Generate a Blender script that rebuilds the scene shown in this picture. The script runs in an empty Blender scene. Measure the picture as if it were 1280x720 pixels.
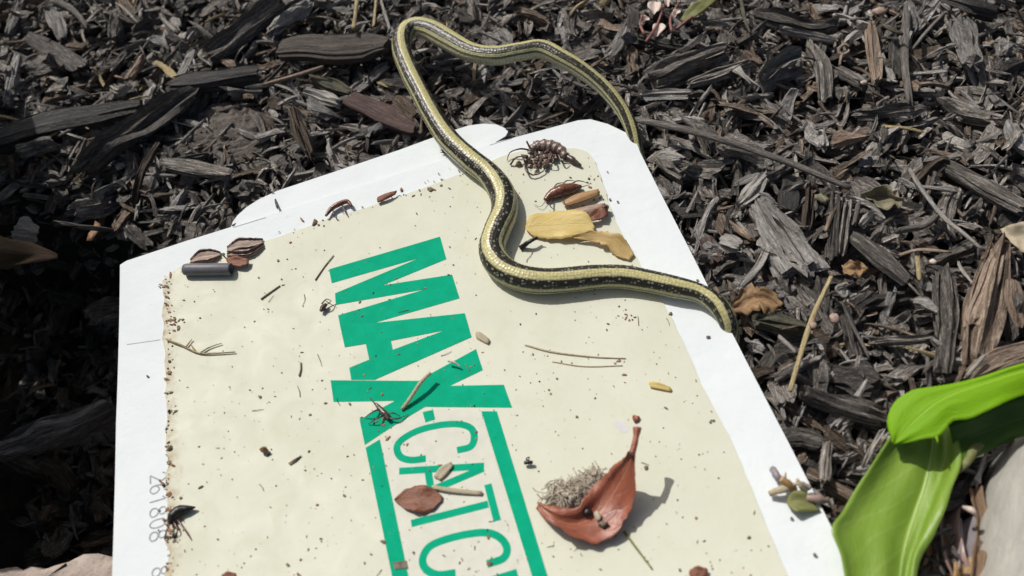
import bpy, bmesh, math, random
import numpy as np
from mathutils import Vector, Matrix

random.seed(7)
rng = np.random.default_rng(11)
scene = bpy.context.scene
COL = scene.collection

# ---------------------------------------------------------------- camera, sky, sun, exposure
FPX = 1000.0                                    # focal length in pixels of the 1280 px wide photograph
R = np.array([[0.96080847, 0.26902637, -0.06687227],
              [-0.25847682, 0.78223249, -0.56683513],
              [-0.10018394, 0.56190493, 0.82111268]])          # camera axes -> world
CAM = np.array([0.00945871, -0.17482483, 0.27972632])
cam_data = bpy.data.cameras.new("camera")
cam_data.sensor_width = 36.0
cam_data.lens = FPX / 1280.0 * 36.0
cam_data.clip_start = 0.005
cam_data.clip_end = 100.0
cam_data.dof.use_dof = True
cam_data.dof.focus_distance = 0.36
cam_data.dof.aperture_fstop = 9.0
cam = bpy.data.objects.new("camera", cam_data)
M4 = Matrix.Identity(4)
for i in range(3):
    for j in range(3):
        M4[i][j] = R[i, j]
    M4[i][3] = CAM[i]
cam.matrix_world = M4
COL.objects.link(cam)
scene.camera = cam

SUN_EL, SUN_AZ = math.radians(52.0), math.radians(119.0)
SUN = np.array([math.cos(SUN_EL) * math.cos(SUN_AZ), math.cos(SUN_EL) * math.sin(SUN_AZ), math.sin(SUN_EL)])
world = bpy.data.worlds.new("World")
scene.world = world
world.use_nodes = True
wn = world.node_tree
sky = wn.nodes.new("ShaderNodeTexSky")
sky.sky_type = 'NISHITA'
sky.sun_disc = False
sky.sun_elevation = SUN_EL
sky.air_density = 0.8
sky.dust_density = 5.0
sky.ozone_density = 0.6
sky.sun_rotation = math.atan2(SUN[0], SUN[1])
wn.nodes["Background"].inputs[1].default_value = 0.075
wn.links.new(sky.outputs[0], wn.nodes["Background"].inputs[0])
sun_data = bpy.data.lights.new("sun", 'SUN')
sun_data.energy = 4.0
sun_data.angle = math.radians(0.53)
sun_data.color = (1.0, 0.975, 0.935)
sun = bpy.data.objects.new("sun", sun_data)
sun.rotation_euler = Vector(SUN).to_track_quat('Z', 'Y').to_euler()
sun.location = Vector(SUN) * 3
COL.objects.link(sun)
scene.view_settings.view_transform = 'Standard'
scene.view_settings.look = 'None'
scene.view_settings.exposure = -0.17
scene.view_settings.gamma = 1.0
scene.cycles.max_bounces = 8


# ---------------------------------------------------------------- pixels of the photograph -> places
def ray(px, py):
    return R @ np.array([px - 640.0, -(py - 360.0), -FPX])


def P(px, py, z=0.0):
    r = ray(px, py)
    return CAM + r * ((z - CAM[2]) / r[2])


def proj(w):
    c = (np.atleast_2d(w) - CAM) @ R          # = R^T (w - CAM)
    return np.stack([640 + FPX * c[:, 0] / -c[:, 2], 360 - FPX * c[:, 1] / -c[:, 2]], 1)


def scale_at(w):
    """metres per photograph pixel at a place"""
    return (np.asarray(w) - CAM) @ -R[:, 2] / FPX


def card_z(x, y):
    """the trap is slightly sprung: both ends lift"""
    return 0.32 * (y - 0.005) ** 2 + 0 * x


def Pc(px, py, dz=0.0):
    p = P(px, py, dz)
    for _ in range(4):
        p = P(px, py, dz + float(card_z(p[0], p[1])))
    return p


def inside(poly, x, y):
    """vectorised point in polygon"""
    x = np.asarray(x, float); y = np.asarray(y, float)
    c = np.zeros(x.shape, bool)
    n = len(poly)
    for i in range(n):
        x1, y1 = poly[i][:2]; x2, y2 = poly[(i + 1) % n][:2]
        m = ((y1 > y) != (y2 > y)) & (x < (x2 - x1) * (y - y1) / ((y2 - y1) or 1e-12) + x1)
        c ^= m
    return c


def sdist(poly, x, y):
    """signed distance to a polygon, negative inside"""
    x = np.asarray(x, float); y = np.asarray(y, float)
    d = np.full(x.shape, 1e9)
    n = len(poly)
    for i in range(n):
        a = np.array(poly[i][:2]); b = np.array(poly[(i + 1) % n][:2])
        e = b - a
        t = np.clip(((x - a[0]) * e[0] + (y - a[1]) * e[1]) / max(e @ e, 1e-12), 0, 1)
        d = np.minimum(d, np.hypot(x - a[0] - t * e[0], y - a[1] - t * e[1]))
    return np.where(inside(poly, x, y), -d, d)


PIT_PX = [(-420, 120), (-60, 205), (30, 232), (120, 258), (200, 300), (285, 330), (285, 1000), (-420, 1000)]
PIT = [P(a, b, -0.012)[:2] for a, b in PIT_PX]


def smooth(a, b, v):
    t = np.clip((v - a) / (b - a), 0, 1)
    return t * t * (3 - 2 * t)


def gz(x, y):
    x = np.asarray(x, float); y = np.asarray(y, float)
    z = -0.0145 + 0.0022 * np.sin(x * 71 + 1.3) * np.sin(y * 63 + .4) + 0.0016 * np.sin(x * 143 + y * 97) + 0.0012 * np.sin(y * 211 - x * 160 + 2)
    z = z + 0.006 * smooth(0.12, 0.3, y) + 0.010 * smooth(.3, .9, np.hypot(x, y)) * (1 + np.sin(x * 4.1) * np.sin(y * 3.3))
    d = sdist(PIT, x, y)
    pit = smooth(0.006, -0.020, d)
    return z - 0.125 * pit - 0.004 * pit * np.sin(x * 90) * np.sin(y * 77)


# ---------------------------------------------------------------- linking, tagging
def tag(o, label=None, cat=None, group=None, kind=None):
    for k, v in (("label", label), ("category", cat), ("group", group), ("kind", kind)):
        if v:
            o[k] = v
    return o


def empty(name, loc, label, cat, group=None):
    o = bpy.data.objects.new(name, None)
    o.empty_display_size = 0.01
    o.location = loc
    COL.objects.link(o)
    return tag(o, label, cat, group)


class MB:
    """collects shapes; each shape brings points, faces and a local coordinate per point"""
    def __init__(self):
        self.v = []; self.f = []; self.lc = []; self.rnd = []; self.mi = []; self.n = 0

    def add(self, v, f, lc=None, rnd=0.0, mi=0):
        v = np.asarray(v, float)
        self.v.append(v)
        self.f += [tuple(int(i) + self.n for i in q) for q in f]
        self.lc.append(np.asarray(lc, float) if lc is not None else v * 100)
        self.rnd.append(np.full(len(v), rnd))
        self.mi += [mi] * len(f)
        self.n += len(v)
        return self

    def mesh(self, name, mats, shade=False, origin=None):
        v = np.concatenate(self.v)
        if origin is not None:
            v = v - np.asarray(origin)
        me = bpy.data.meshes.new(name)
        me.from_pydata(v.tolist(), [], self.f)
        a = me.attributes.new("lc", 'FLOAT_VECTOR', 'POINT')
        a.data.foreach_set("vector", np.concatenate(self.lc).astype(np.float32).ravel())
        b = me.attributes.new("rnd", 'FLOAT', 'POINT')
        b.data.foreach_set("value", np.concatenate(self.rnd).astype(np.float32))
        for m in (mats if isinstance(mats, (list, tuple)) else [mats]):
            me.materials.append(m)
        me.polygons.foreach_set("material_index", np.array(self.mi, np.int32))
        me.polygons.foreach_set("use_smooth", np.full(len(me.polygons), bool(shade)))
        me.update()
        return me

    def build(self, name, mats, parent=None, shade=False, origin=None):
        """with a parent: a part, its points given in world space; without: a thing with its origin at its base"""
        v = np.concatenate(self.v)
        if origin is None:
            if parent is not None:
                origin = np.array(parent.location) if parent.parent is None else np.zeros(3)
            else:
                origin = np.array([v[:, 0].mean(), v[:, 1].mean(), v[:, 2].min()])
        me = self.mesh(name, mats, shade, origin)
        o = bpy.data.objects.new(name, me)
        COL.objects.link(o)
        if parent is not None:
            o.parent = parent
        else:
            o.location = origin
        return o


# ---------------------------------------------------------------- shapes
def catmull(pts, n):
    p = np.asarray(pts, float)
    if len(p) == 2:
        t = np.linspace(0, 1, n)[:, None]
        return p[0] * (1 - t) + p[1] * t
    q = np.vstack([2 * p[0] - p[1], p, 2 * p[-1] - p[-2]])
    seg = np.r_[0, np.cumsum(np.linalg.norm(np.diff(p[:, :3], axis=0), axis=1))]
    out = []
    for s in np.linspace(0, seg[-1], n):
        i = min(max(np.searchsorted(seg, s, side='right') - 1, 0), len(p) - 2)
        t = (s - seg[i]) / max(seg[i + 1] - seg[i], 1e-12)
        a, b, c, d = q[i], q[i + 1], q[i + 2], q[i + 3]
        out.append(.5 * (2 * b + (c - a) * t + (2 * a - 5 * b + 4 * c - d) * t ** 2 + (3 * b - a - 3 * c + d) * t ** 3))
    return np.array(out)


def splinter(path, width, thick, seed, M=10, N=10, jag=0.12, ridge=0.18, boxy=0.55, taper=0.3, bend=0.0, off=0.0, up=(0, 0, 1)):
    """a shred of wood along PATH: boxy section, fibre ridges that run its length, torn ends"""
    r = np.random.default_rng(seed)
    dense = catmull(path, 40)
    L = np.linalg.norm(np.diff(dense, axis=0), axis=1).sum()
    wd = np.interp(np.linspace(0, 1, 40), np.linspace(0, 1, len(np.atleast_1d(width))), np.atleast_1d(width))
    tan = np.gradient(dense, axis=0)
    tan /= np.linalg.norm(tan, axis=1)[:, None] + 1e-12
    upv = np.asarray(up, float)
    side = np.cross(upv, tan); side /= np.linalg.norm(side, axis=1)[:, None] + 1e-9
    nrm = np.cross(tan, side)
    a = np.linspace(0, 2 * math.pi, M, endpoint=False) + r.uniform(0, .5)
    cx = np.sign(np.cos(a)) * np.abs(np.cos(a)) ** boxy
    cy = np.sign(np.sin(a)) * np.abs(np.sin(a)) ** boxy
    fib = 1 + ridge * r.normal(size=M)
    ph = r.uniform(0, 6.28, 6)
    def endn(x, k):
        return np.sin(x * 3.1 + ph[k]) * .5 + np.sin(x * 7.3 + ph[k + 1]) * .35 + .3 * r.normal(size=len(x))
    s0 = jag * (0.5 + .5 * endn(cx, 0)); s1 = 1 - jag * (0.5 + .5 * endn(cx, 2))
    s = s0[None] + (s1 - s0)[None] * np.linspace(0, 1, N)[:, None]           # N x M
    s = np.clip(s, -.15, 1.15)
    k = np.linspace(0, 1, 40)
    c = np.stack([np.interp(np.clip(s, 0, 1), k, dense[:, i]) for i in range(3)], -1)
    ex = np.where(s < 0, s, np.where(s > 1, s - 1, 0))[..., None] * L
    T = np.stack([np.interp(s, k, tan[:, i]) for i in range(3)], -1)
    S = np.stack([np.interp(s, k, side[:, i]) for i in range(3)], -1)
    U = np.stack([np.interp(s, k, nrm[:, i]) for i in range(3)], -1)
    w = np.interp(s, k, wd)
    tp = 1 - taper * (np.clip(1 - s / .25, 0, 1) ** 2 * r.uniform(.4, 1) + np.clip((s - .75) / .25, 0, 1) ** 2 * r.uniform(.4, 1))
    def fibre(k):                                   # varies from fibre to fibre, slowly along each
        q = r.normal(size=(k, M)); q = .6 * q + .4 * np.roll(q, 1, 1)
        return np.stack([np.interp(np.linspace(0, 1, N), np.linspace(0, 1, k), q[:, j]) for j in range(M)], 1)
    wob = 1 + .08 * np.sin(s * 9 + ph[4]) + .15 * fibre(4) * ridge / .18
    x = .5 * w * cx[None] * fib[None] * tp * wob
    y = .5 * thick * cy[None] * (1 + ridge * 2.0 * r.normal(size=M))[None] * tp * (1 + .38 * fibre(5) * ridge / .18)
    y = y + bend * (w * .5) * (cx[None] ** 2)
    v = c + ex * T + x[..., None] * S + y[..., None] * U
    lc = np.stack([s * L * 100 + off, x * 100 + off * .37, y * 100 + np.abs(cy)[None] * 0 + off * .71], -1)
    v = v.reshape(-1, 3); lc = lc.reshape(-1, 3)
    f = []
    for i in range(N - 1):
        for j in range(M):
            j2 = (j + 1) % M
            f.append((i * M + j, i * M + j2, (i + 1) * M + j2, (i + 1) * M + j))
    n = len(v)
    v = np.vstack([v, v[:M].mean(0), v[(N - 1) * M:N * M].mean(0)])
    lc = np.vstack([lc, lc[:M].mean(0), lc[(N - 1) * M:N * M].mean(0)])
    for j in range(M):
        j2 = (j + 1) % M
        f.append((n, j2, j)); f.append((n + 1, (N - 1) * M + j, (N - 1) * M + j2))
    return v, f, lc


def tube(path, radii, M=8, N=16, closed=True, wob=0.0, seed=0):
    d = catmull(path, N)
    r = np.interp(np.linspace(0, 1, N), np.linspace(0, 1, len(np.atleast_1d(radii))), np.atleast_1d(radii))
    g = np.random.default_rng(seed)
    t = np.gradient(d, axis=0); t /= np.linalg.norm(t, axis=1)[:, None] + 1e-12
    u = np.array([0, 0, 1.0]) if abs(t[0][2]) < .9 else np.array([1.0, 0, 0])
    v = []; lc = []
    s = np.r_[0, np.cumsum(np.linalg.norm(np.diff(d, axis=0), axis=1))]
    for i in range(N):
        u = u - t[i] * (u @ t[i]); u /= np.linalg.norm(u)
        b = np.cross(t[i], u)
        for j in range(M):
            a = 2 * math.pi * j / M
            rr = r[i] * (1 + wob * g.normal())
            v.append(d[i] + rr * (math.cos(a) * u + math.sin(a) * b))
            lc.append((s[i] * 100, rr * 100 * math.cos(a), rr * 100 * math.sin(a)))
    f = [(i * M + j, i * M + (j + 1) % M, (i + 1) * M + (j + 1) % M, (i + 1) * M + j) for i in range(N - 1) for j in range(M)]
    if closed:
        f.append(tuple(range(M - 1, -1, -1))); f.append(tuple((N - 1) * M + j for j in range(M)))
    return np.array(v), f, np.array(lc)


def leaf_patch(left, mid, right, rows=18, cols=4, thick=0.0003, ruffle=0.0, cup=0.0, seed=0, fold=0.0, ragged=0.0):
    """a blade between two edges with a midrib; closed, of real thickness. lc = (across -1..1, along 0..1, 0)"""
    g = np.random.default_rng(seed)
    A, B, C = catmull(left, rows), catmull(mid, rows), catmull(right, rows)
    if ragged:
        for E_ in (A, C):
            o = E_ - B; o /= np.linalg.norm(o, axis=1)[:, None] + 1e-9
            E_ += o * (ragged * (g.normal(size=rows) * .6 + np.sin(np.arange(rows) * 1.3 + g.uniform(0, 6)) * .5) * np.sin(np.linspace(0, math.pi, rows)))[:, None]
    us = np.linspace(-1, 1, 2 * cols + 1)
    top = np.zeros((rows, len(us), 3))
    for k, u in enumerate(us):
        top[:, k] = B * (1 - abs(u)) + (A if u < 0 else C) * abs(u)
    du = np.gradient(top, axis=1); dv = np.gradient(top, axis=0)
    n = np.cross(dv, du)
    n /= np.linalg.norm(n, axis=2)[..., None] + 1e-12
    if n[rows // 2, cols] @ np.array([0, -.3, 1]) < 0:
        n = -n
    ph = g.uniform(0, 6.28, 4)
    for k, u in enumerate(us):
        v_ = np.linspace(0, 1, rows)
        h = ruffle * (np.sin(v_ * 11 + ph[0] + u) * abs(u) + .6 * np.sin(v_ * 19 + ph[1] - 2 * u) * u * u) + cup * u * u
        h = h + fold * np.sin(u * 6.5 + v_ * 1.6 + ph[2]) * min(1, abs(u) * 3)
        top[:, k] += n[:, k] * h[:, None]
    bot = top - n * thick
    W = len(us)
    lc = np.stack([np.broadcast_to(us[None], (rows, W)), np.broadcast_to(np.linspace(0, 1, rows)[:, None], (rows, W)), np.zeros((rows, W))], -1)
    v = np.vstack([top.reshape(-1, 3), bot.reshape(-1, 3)])
    lc = np.vstack([lc.reshape(-1, 3), lc.reshape(-1, 3)])
    q = rows * W
    f = []
    for i in range(rows - 1):
        for k in range(W - 1):
            a = i * W + k
            f.append((a, a + 1, a + W + 1, a + W)); f.append((q + a, q + a + W, q + a + W + 1, q + a + 1))
    edge = [i for i in range(W)] + [i * W + W - 1 for i in range(1, rows)] + [(rows - 1) * W + k for k in range(W - 2, -1, -1)] + [i * W for i in range(rows - 2, 0, -1)]
    for a, b in zip(edge, edge[1:] + edge[:1]):
        f.append((b, a, q + a, q + b))
    return v, f, lc


def blob(center, size, seed=0, rough=0.25, sub=1, rot=0.0, flat=False):
    """an irregular lump"""
    bm = bmesh.new()
    bmesh.ops.create_icosphere(bm, subdivisions=sub, radius=1.0)
    g = np.random.default_rng(seed)
    v = np.array([p.co[:] for p in bm.verts])
    f = [tuple(q.index for q in p.verts) for p in bm.faces]
    bm.free()
    ph = g.uniform(0, 6.28, 6)
    k = 1 + rough * (np.sin(v[:, 0] * 2.3 + ph[0]) * np.sin(v[:, 1] * 2.9 + ph[1]) + .6 * np.sin(v[:, 2] * 5 + v[:, 0] * 4 + ph[2])) + rough * .35 * g.normal(size=len(v))
    v = v * k[:, None]
    lc = v * np.asarray(size) * 100
    v = v * np.asarray(size)
    c, s = math.cos(rot), math.sin(rot)
    v = v @ np.array([[c, s, 0], [-s, c, 0], [0, 0, 1]])
    return v + np.asarray(center), f, lc


def sheet(polys, ztop, thick, step=0.012):
    """flat outline(s) with real thickness laid on the sprung trap; POLYS are world x,y lists; ZTOP is the height above the card plane"""
    bm = bmesh.new()
    for poly in polys:
        vs = [bm.verts.new((p[0], p[1], 0)) for p in poly]
        f = bm.faces.new(vs)
        f.normal_update()
        if f.normal.z < 0:
            f.normal_flip()
    ys = [v.co.y for v in bm.verts]
    y = math.floor(min(ys) / step) * step + step
    while y < max(ys):
        bmesh.ops.bisect_plane(bm, geom=bm.verts[:] + bm.edges[:] + bm.faces[:], plane_co=(0, y, 0), plane_no=(0, 1, 0), dist=1e-7)
        y += step
    r = bmesh.ops.extrude_face_region(bm, geom=bm.faces[:])
    low = bm.verts[:]
    up = {e for e in r["geom"] if isinstance(e, bmesh.types.BMVert)}
    for v in low:
        z = card_z(v.co.x, v.co.y)
        v.co.z = z + ztop - (0 if v in up else thick)
    bmesh.ops.recalc_face_normals(bm, faces=bm.faces[:])
    v = np.array([p.co[:] for p in bm.verts])
    bm.verts.index_update()
    f = [tuple(q.index for q in p.verts) for p in bm.faces]
    bm.free()
    return v, f, v * 100


def ribbon(pts, w):
    """outline of a stroke of width W along a 2-D line"""
    p = np.asarray(pts, float)
    t = np.gradient(p, axis=0); t /= np.linalg.norm(t, axis=1)[:, None] + 1e-12
    n = np.stack([-t[:, 1], t[:, 0]], 1)
    return [tuple(q) for q in p + n * w / 2] + [tuple(q) for q in (p - n * w / 2)[::-1]]


def curve2(pts, n):
    return catmull([(a, b, 0) for a, b in pts], n)[:, :2]


# ---------------------------------------------------------------- materials
def mat(name):
    m = bpy.data.materials.new(name)
    m.use_nodes = True
    nt = m.node_tree
    b = nt.nodes["Principled BSDF"]
    return m, nt, b


def node(nt, t, **kw):
    n = nt.nodes.new(t)
    for k, v in kw.items():
        setattr(n, k, v)
    return n


def ramp(nt, fac, stops):
    r = node(nt, "ShaderNodeValToRGB")
    e = r.color_ramp.elements
    while len(e) < len(stops):
        e.new(0.5)
    for q, (p, c) in zip(e, stops):
        q.position = p
        q.color = (*c, 1) if len(c) == 3 else c
    nt.links.new(fac, r.inputs[0])
    return r.outputs[0]


def mth(nt, op, a, b=None, clamp=False):
    n = node(nt, "ShaderNodeMath", operation=op, use_clamp=clamp)
    for i, x in enumerate((a, b)):
        if x is None:
            continue
        if isinstance(x, (int, float)):
            n.inputs[i].default_value = x
        else:
            nt.links.new(x, n.inputs[i])
    return n.outputs[0]


def mix(nt, fac, a, b, mode='MIX'):
    n = node(nt, "ShaderNodeMix", data_type='RGBA', blend_type=mode)
    for i, x in ((0, fac), (6, a), (7, b)):
        if isinstance(x, (int, float)):
            n.inputs[i].default_value = x
        elif isinstance(x, tuple):
            n.inputs[i].default_value = (*x, 1)
        else:
            nt.links.new(x, n.inputs[i])
    return n.outputs[2]


def noise(nt, vec, scale, detail=4, rough=.6, dist=0.0):
    n = node(nt, "ShaderNodeTexNoise")
    n.inputs["Scale"].default_value = scale
    n.inputs["Detail"].default_value = detail
    n.inputs["Roughness"].default_value = rough
    n.inputs["Distortion"].default_value = dist
    if vec is not None:
        nt.links.new(vec, n.inputs["Vector"])
    return n.outputs[0]


def lcoord(nt, scale=(1, 1, 1)):
    """the piece's own coordinate in centimetres, shifted per piece"""
    a = node(nt, "ShaderNodeAttribute", attribute_name="lc")
    o = node(nt, "ShaderNodeObjectInfo")
    add = node(nt, "ShaderNodeVectorMath", operation='ADD')
    nt.links.new(a.outputs["Vector"], add.inputs[0])
    c = node(nt, "ShaderNodeVectorMath", operation='SCALE')
    c.inputs[0].default_value = (37, 53, 71)
    nt.links.new(o.outputs["Random"], c.inputs["Scale"])
    nt.links.new(c.outputs[0], add.inputs[1])
    mp = node(nt, "ShaderNodeVectorMath", operation='MULTIPLY')
    mp.inputs[1].default_value = scale
    nt.links.new(add.outputs[0], mp.inputs[0])
    return mp.outputs[0]


def piece_random(nt):
    a = node(nt, "ShaderNodeAttribute", attribute_name="rnd")
    o = node(nt, "ShaderNodeObjectInfo")
    return mth(nt, 'FRACT', mth(nt, 'ADD', a.outputs["Fac"], o.outputs["Random"]))


def bump(nt, b, h, strength, dist):
    n = node(nt, "ShaderNodeBump")
    n.inputs["Strength"].default_value = strength
    n.inputs["Distance"].default_value = dist
    nt.links.new(h, n.inputs["Height"])
    nt.links.new(n.outputs[0], b.inputs["Normal"])


def bark_mat(name, dark, mid, light, rough=.72, spec=.35, lo=.62, hi=2.05, grain=1.0, smoothness=0.0):
    m, nt, b = mat(name)
    g = noise(nt, lcoord(nt, (1.1, 9 * grain, 9 * grain)), 1.0, 6, .68, .4)
    g2 = noise(nt, lcoord(nt, (2.2, 5, 5)), 1.3, 5, .6)
    g3 = noise(nt, lcoord(nt, (5, 30, 30)), 1.0, 3, .7)
    f = mth(nt, 'ADD', mth(nt, 'MULTIPLY', g, .75), mth(nt, 'MULTIPLY', g3, .25))
    c = ramp(nt, f, [(.37, dark), (.51, mid), (.63, light)])
    c = mix(nt, mth(nt, 'MULTIPLY', mth(nt, 'SUBTRACT', g2, .42, True), 2.2, True), c, mid)
    fl = noise(nt, lcoord(nt, (4.5, 20, 20)), 1.0, 6, .85)
    c = mix(nt, mth(nt, 'MULTIPLY', mth(nt, 'SUBTRACT', fl, .555, True), 5.5 * (1 - smoothness), True), c, tuple(min(x * k, .75) for x, k in zip(light, (1.5, 1.44, 1.36))))
    c = mix(nt, mth(nt, 'MULTIPLY', mth(nt, 'SUBTRACT', .40, fl, True), 5.0 * (1 - smoothness), True), c, tuple(x * .6 for x in dark))
    pr = piece_random(nt)
    mr = node(nt, "ShaderNodeMapRange")
    mr.inputs[3].default_value = lo; mr.inputs[4].default_value = hi
    nt.links.new(pr, mr.inputs[0])
    c = mix(nt, 1.0, c, mr.outputs[0], 'MULTIPLY')
    nt.links.new(c, b.inputs["Base Color"])
    r = node(nt, "ShaderNodeMapRange")
    r.inputs[3].default_value = rough - .17; r.inputs[4].default_value = rough + .2
    nt.links.new(g2, r.inputs[0])
    nt.links.new(r.outputs[0], b.inputs["Roughness"])
    b.inputs["Specular IOR Level"].default_value = spec
    sp = noise(nt, lcoord(nt, (7, 16, 16)), 1.0, 4, .75)
    h = mth(nt, 'ADD', mth(nt, 'ADD', g, mth(nt, 'MULTIPLY', g3, .6)), mth(nt, 'MULTIPLY', sp, .7))
    bump(nt, b, h, 1.0 - smoothness, .0017)
    return m


BARK = {
    'charcoal': bark_mat("charred_bark", (.017, .015, .0135), (.078, .069, .060), (.34, .31, .275), spec=.5, rough=.58),
    'grey': bark_mat("grey_bark", (.036, .032, .028), (.150, .134, .117), (.47, .435, .39), spec=.4),
    'brown': bark_mat("brown_bark", (.034, .025, .019), (.125, .093, .068), (.35, .28, .215), spec=.35),
    'silver': bark_mat("weathered_bark", (.075, .068, .061), (.32, .30, .275), (.62, .595, .56), lo=.7, hi=1.3, spec=.4),
    'black': bark_mat("black_bark", (.014, .0133, .0125), (.044, .041, .038), (.13, .122, .113), spec=.5, rough=.5, lo=.8, hi=1.3, smoothness=.2),
    'slab': bark_mat("slab_bark", (.046, .037, .031), (.085, .072, .062), (.14, .122, .108), rough=.8, lo=.95, hi=1.1, grain=.7, smoothness=.25),
    'reddish': bark_mat("reddish_bark", (.034, .021, .019), (.100, .064, .056), (.18, .13, .115), lo=.9, hi=1.1, smoothness=.25),
    'lump': bark_mat("crumbly_bark", (.055, .045, .037), (.17, .145, .123), (.33, .295, .26), lo=.9, hi=1.1, grain=.5),
    'tan': bark_mat("tan_wood", (.17, .11, .08), (.40, .30, .225), (.58, .47, .38), lo=.85, hi=1.15, rough=.7),
    'pale': bark_mat("pale_wood", (.26, .235, .205), (.48, .45, .405), (.70, .67, .62), lo=.85, hi=1.1, rough=.65),
    'straw': bark_mat("straw", (.34, .25, .10), (.58, .46, .24), (.74, .65, .42), lo=.9, hi=1.1, rough=.5),
    'olive': bark_mat("olive_bark", (.045, .042, .028), (.125, .118, .080), (.25, .24, .185), lo=.9, hi=1.1),
    'twig': bark_mat("grey_twig", (.08, .070, .060), (.19, .172, .152), (.36, .33, .30), lo=.85, hi=1.15),
    'edging': bark_mat("weathered_edging", (.30, .285, .25), (.36, .345, .305), (.42, .405, .36), lo=.97, hi=1.03, rough=.85, grain=.6, smoothness=.9),
}


def plain(name, c1, c2, rough=.6, spec=.4, scale=4, bumpk=.2, coat=0.0, trans=0.0):
    m, nt, b = mat(name)
    g = noise(nt, lcoord(nt), scale, 5, .6)
    nt.links.new(ramp(nt, g, [(.35, c1), (.65, c2)]), b.inputs["Base Color"])
    b.inputs["Roughness"].default_value = rough
    b.inputs["Specular IOR Level"].default_value = spec
    b.inputs["Coat Weight"].default_value = coat
    b.inputs["Coat Roughness"].default_value = .15
    if bumpk:
        bump(nt, b, g, bumpk, .0006)
    if trans:
        out = nt.nodes["Material Output"]
        t = node(nt, "ShaderNodeBsdfTranslucent")
        t.inputs[0].default_value = (*c2, 1)
        mx = node(nt, "ShaderNodeMixShader")
        mx.inputs[0].default_value = trans
        nt.links.new(b.outputs[0], mx.inputs[1]); nt.links.new(t.outputs[0], mx.inputs[2])
        nt.links.new(mx.outputs[0], out.inputs[0])
    return m


def leaf_mat(name, blade, dark, vein, rough=.4, trans=.25, tint=(.3, .6, .05), veins=9, spec=.4, spots=0.0, vk=.30):
    m, nt, b = mat(name)
    a = node(nt, "ShaderNodeAttribute", attribute_name="lc")
    sx = node(nt, "ShaderNodeSeparateXYZ")
    nt.links.new(a.outputs["Vector"], sx.inputs[0])
    au = mth(nt, 'ABSOLUTE', sx.outputs[0])
    nz = noise(nt, a.outputs["Vector"], 3, 5, .6)
    mid = mth(nt, 'SUBTRACT', 1, mth(nt, 'DIVIDE', au, .045), True)
    ph = mth(nt, 'ADD', mth(nt, 'SUBTRACT', mth(nt, 'MULTIPLY', sx.outputs[1], veins), mth(nt, 'MULTIPLY', au, 2.0)), mth(nt, 'MULTIPLY', nz, .7))
    sec = mth(nt, 'SUBTRACT', 1, mth(nt, 'MULTIPLY', mth(nt, 'ABSOLUTE', mth(nt, 'SUBTRACT', mth(nt, 'FRACT', ph), .5)), 9), True)
    v = mth(nt, 'MAXIMUM', mid, mth(nt, 'MULTIPLY', sec, vk))
    c = ramp(nt, nz, [(.35, dark), (.65, blade)])
    if spots:
        n2 = noise(nt, a.outputs["Vector"], 9, 3, .7)
        c = mix(nt, mth(nt, 'MULTIPLY', mth(nt, 'SUBTRACT', n2, .56, True), 5 * spots, True), c, tuple(x * .35 for x in dark))
    c = mix(nt, v, c, vein)
    nt.links.new(c, b.inputs["Base Color"])
    b.inputs["Roughness"].default_value = rough
    b.inputs["Specular IOR Level"].default_value = spec
    fine = noise(nt, a.outputs["Vector"], 26, 3, .7)
    bump(nt, b, mth(nt, 'ADD', mth(nt, 'MULTIPLY', v, -.7), mth(nt, 'ADD', nz, mth(nt, 'MULTIPLY', fine, .3))), .35, .0012)
    t = node(nt, "ShaderNodeBsdfTranslucent")
    t.inputs[0].default_value = (*tint, 1)
    mx = node(nt, "ShaderNodeMixShader")
    mx.inputs[0].default_value = trans
    nt.links.new(b.outputs[0], mx.inputs[1]); nt.links.new(t.outputs[0], mx.inputs[2])
    nt.links.new(mx.outputs[0], nt.nodes["Material Output"].inputs[0])
    return m


def card_mat():
    m, nt, b = mat("white_card")
    t = node(nt, "ShaderNodeTexCoord")
    n1 = noise(nt, t.outputs["Object"], 35, 4, .6)
    n2 = noise(nt, t.outputs["Object"], 900, 3, .6)
    n3 = noise(nt, t.outputs["Object"], 160, 5, .75)
    c = ramp(nt, n1, [(.3, (.675, .720, .722)), (.7, (.730, .765, .768))])
    c = mix(nt, mth(nt, 'MULTIPLY', mth(nt, 'SUBTRACT', n3, .62, True), 2.0, True), c, (.50, .49, .45))
    mp = node(nt, "ShaderNodeMapping"); mp.inputs["Scale"].default_value = (40, 110, 60); mp.inputs["Rotation"].default_value = (0, 0, .6)
    nt.links.new(t.outputs["Object"], mp.inputs["Vector"])
    sc = noise(nt, mp.outputs[0], 1.0, 5, .7, .6)
    c = mix(nt, mth(nt, 'MULTIPLY', mth(nt, 'SUBTRACT', sc, .60, True), .9, True), c, (.54, .57, .58))
    nt.links.new(c, b.inputs["Base Color"])
    b.inputs["Roughness"].default_value = .7
    b.inputs["Specular IOR Level"].default_value = .15
    bump(nt, b, mth(nt, 'ADD', mth(nt, 'ADD', n1, mth(nt, 'MULTIPLY', sc, .12)), mth(nt, 'MULTIPLY', n2, .08)), .3, .0025)
    return m


_tp = Pc(560, 430)
SOIL_EDGE = (float(Pc(203, 352)[0] - _tp[0]), 0.0)


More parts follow.
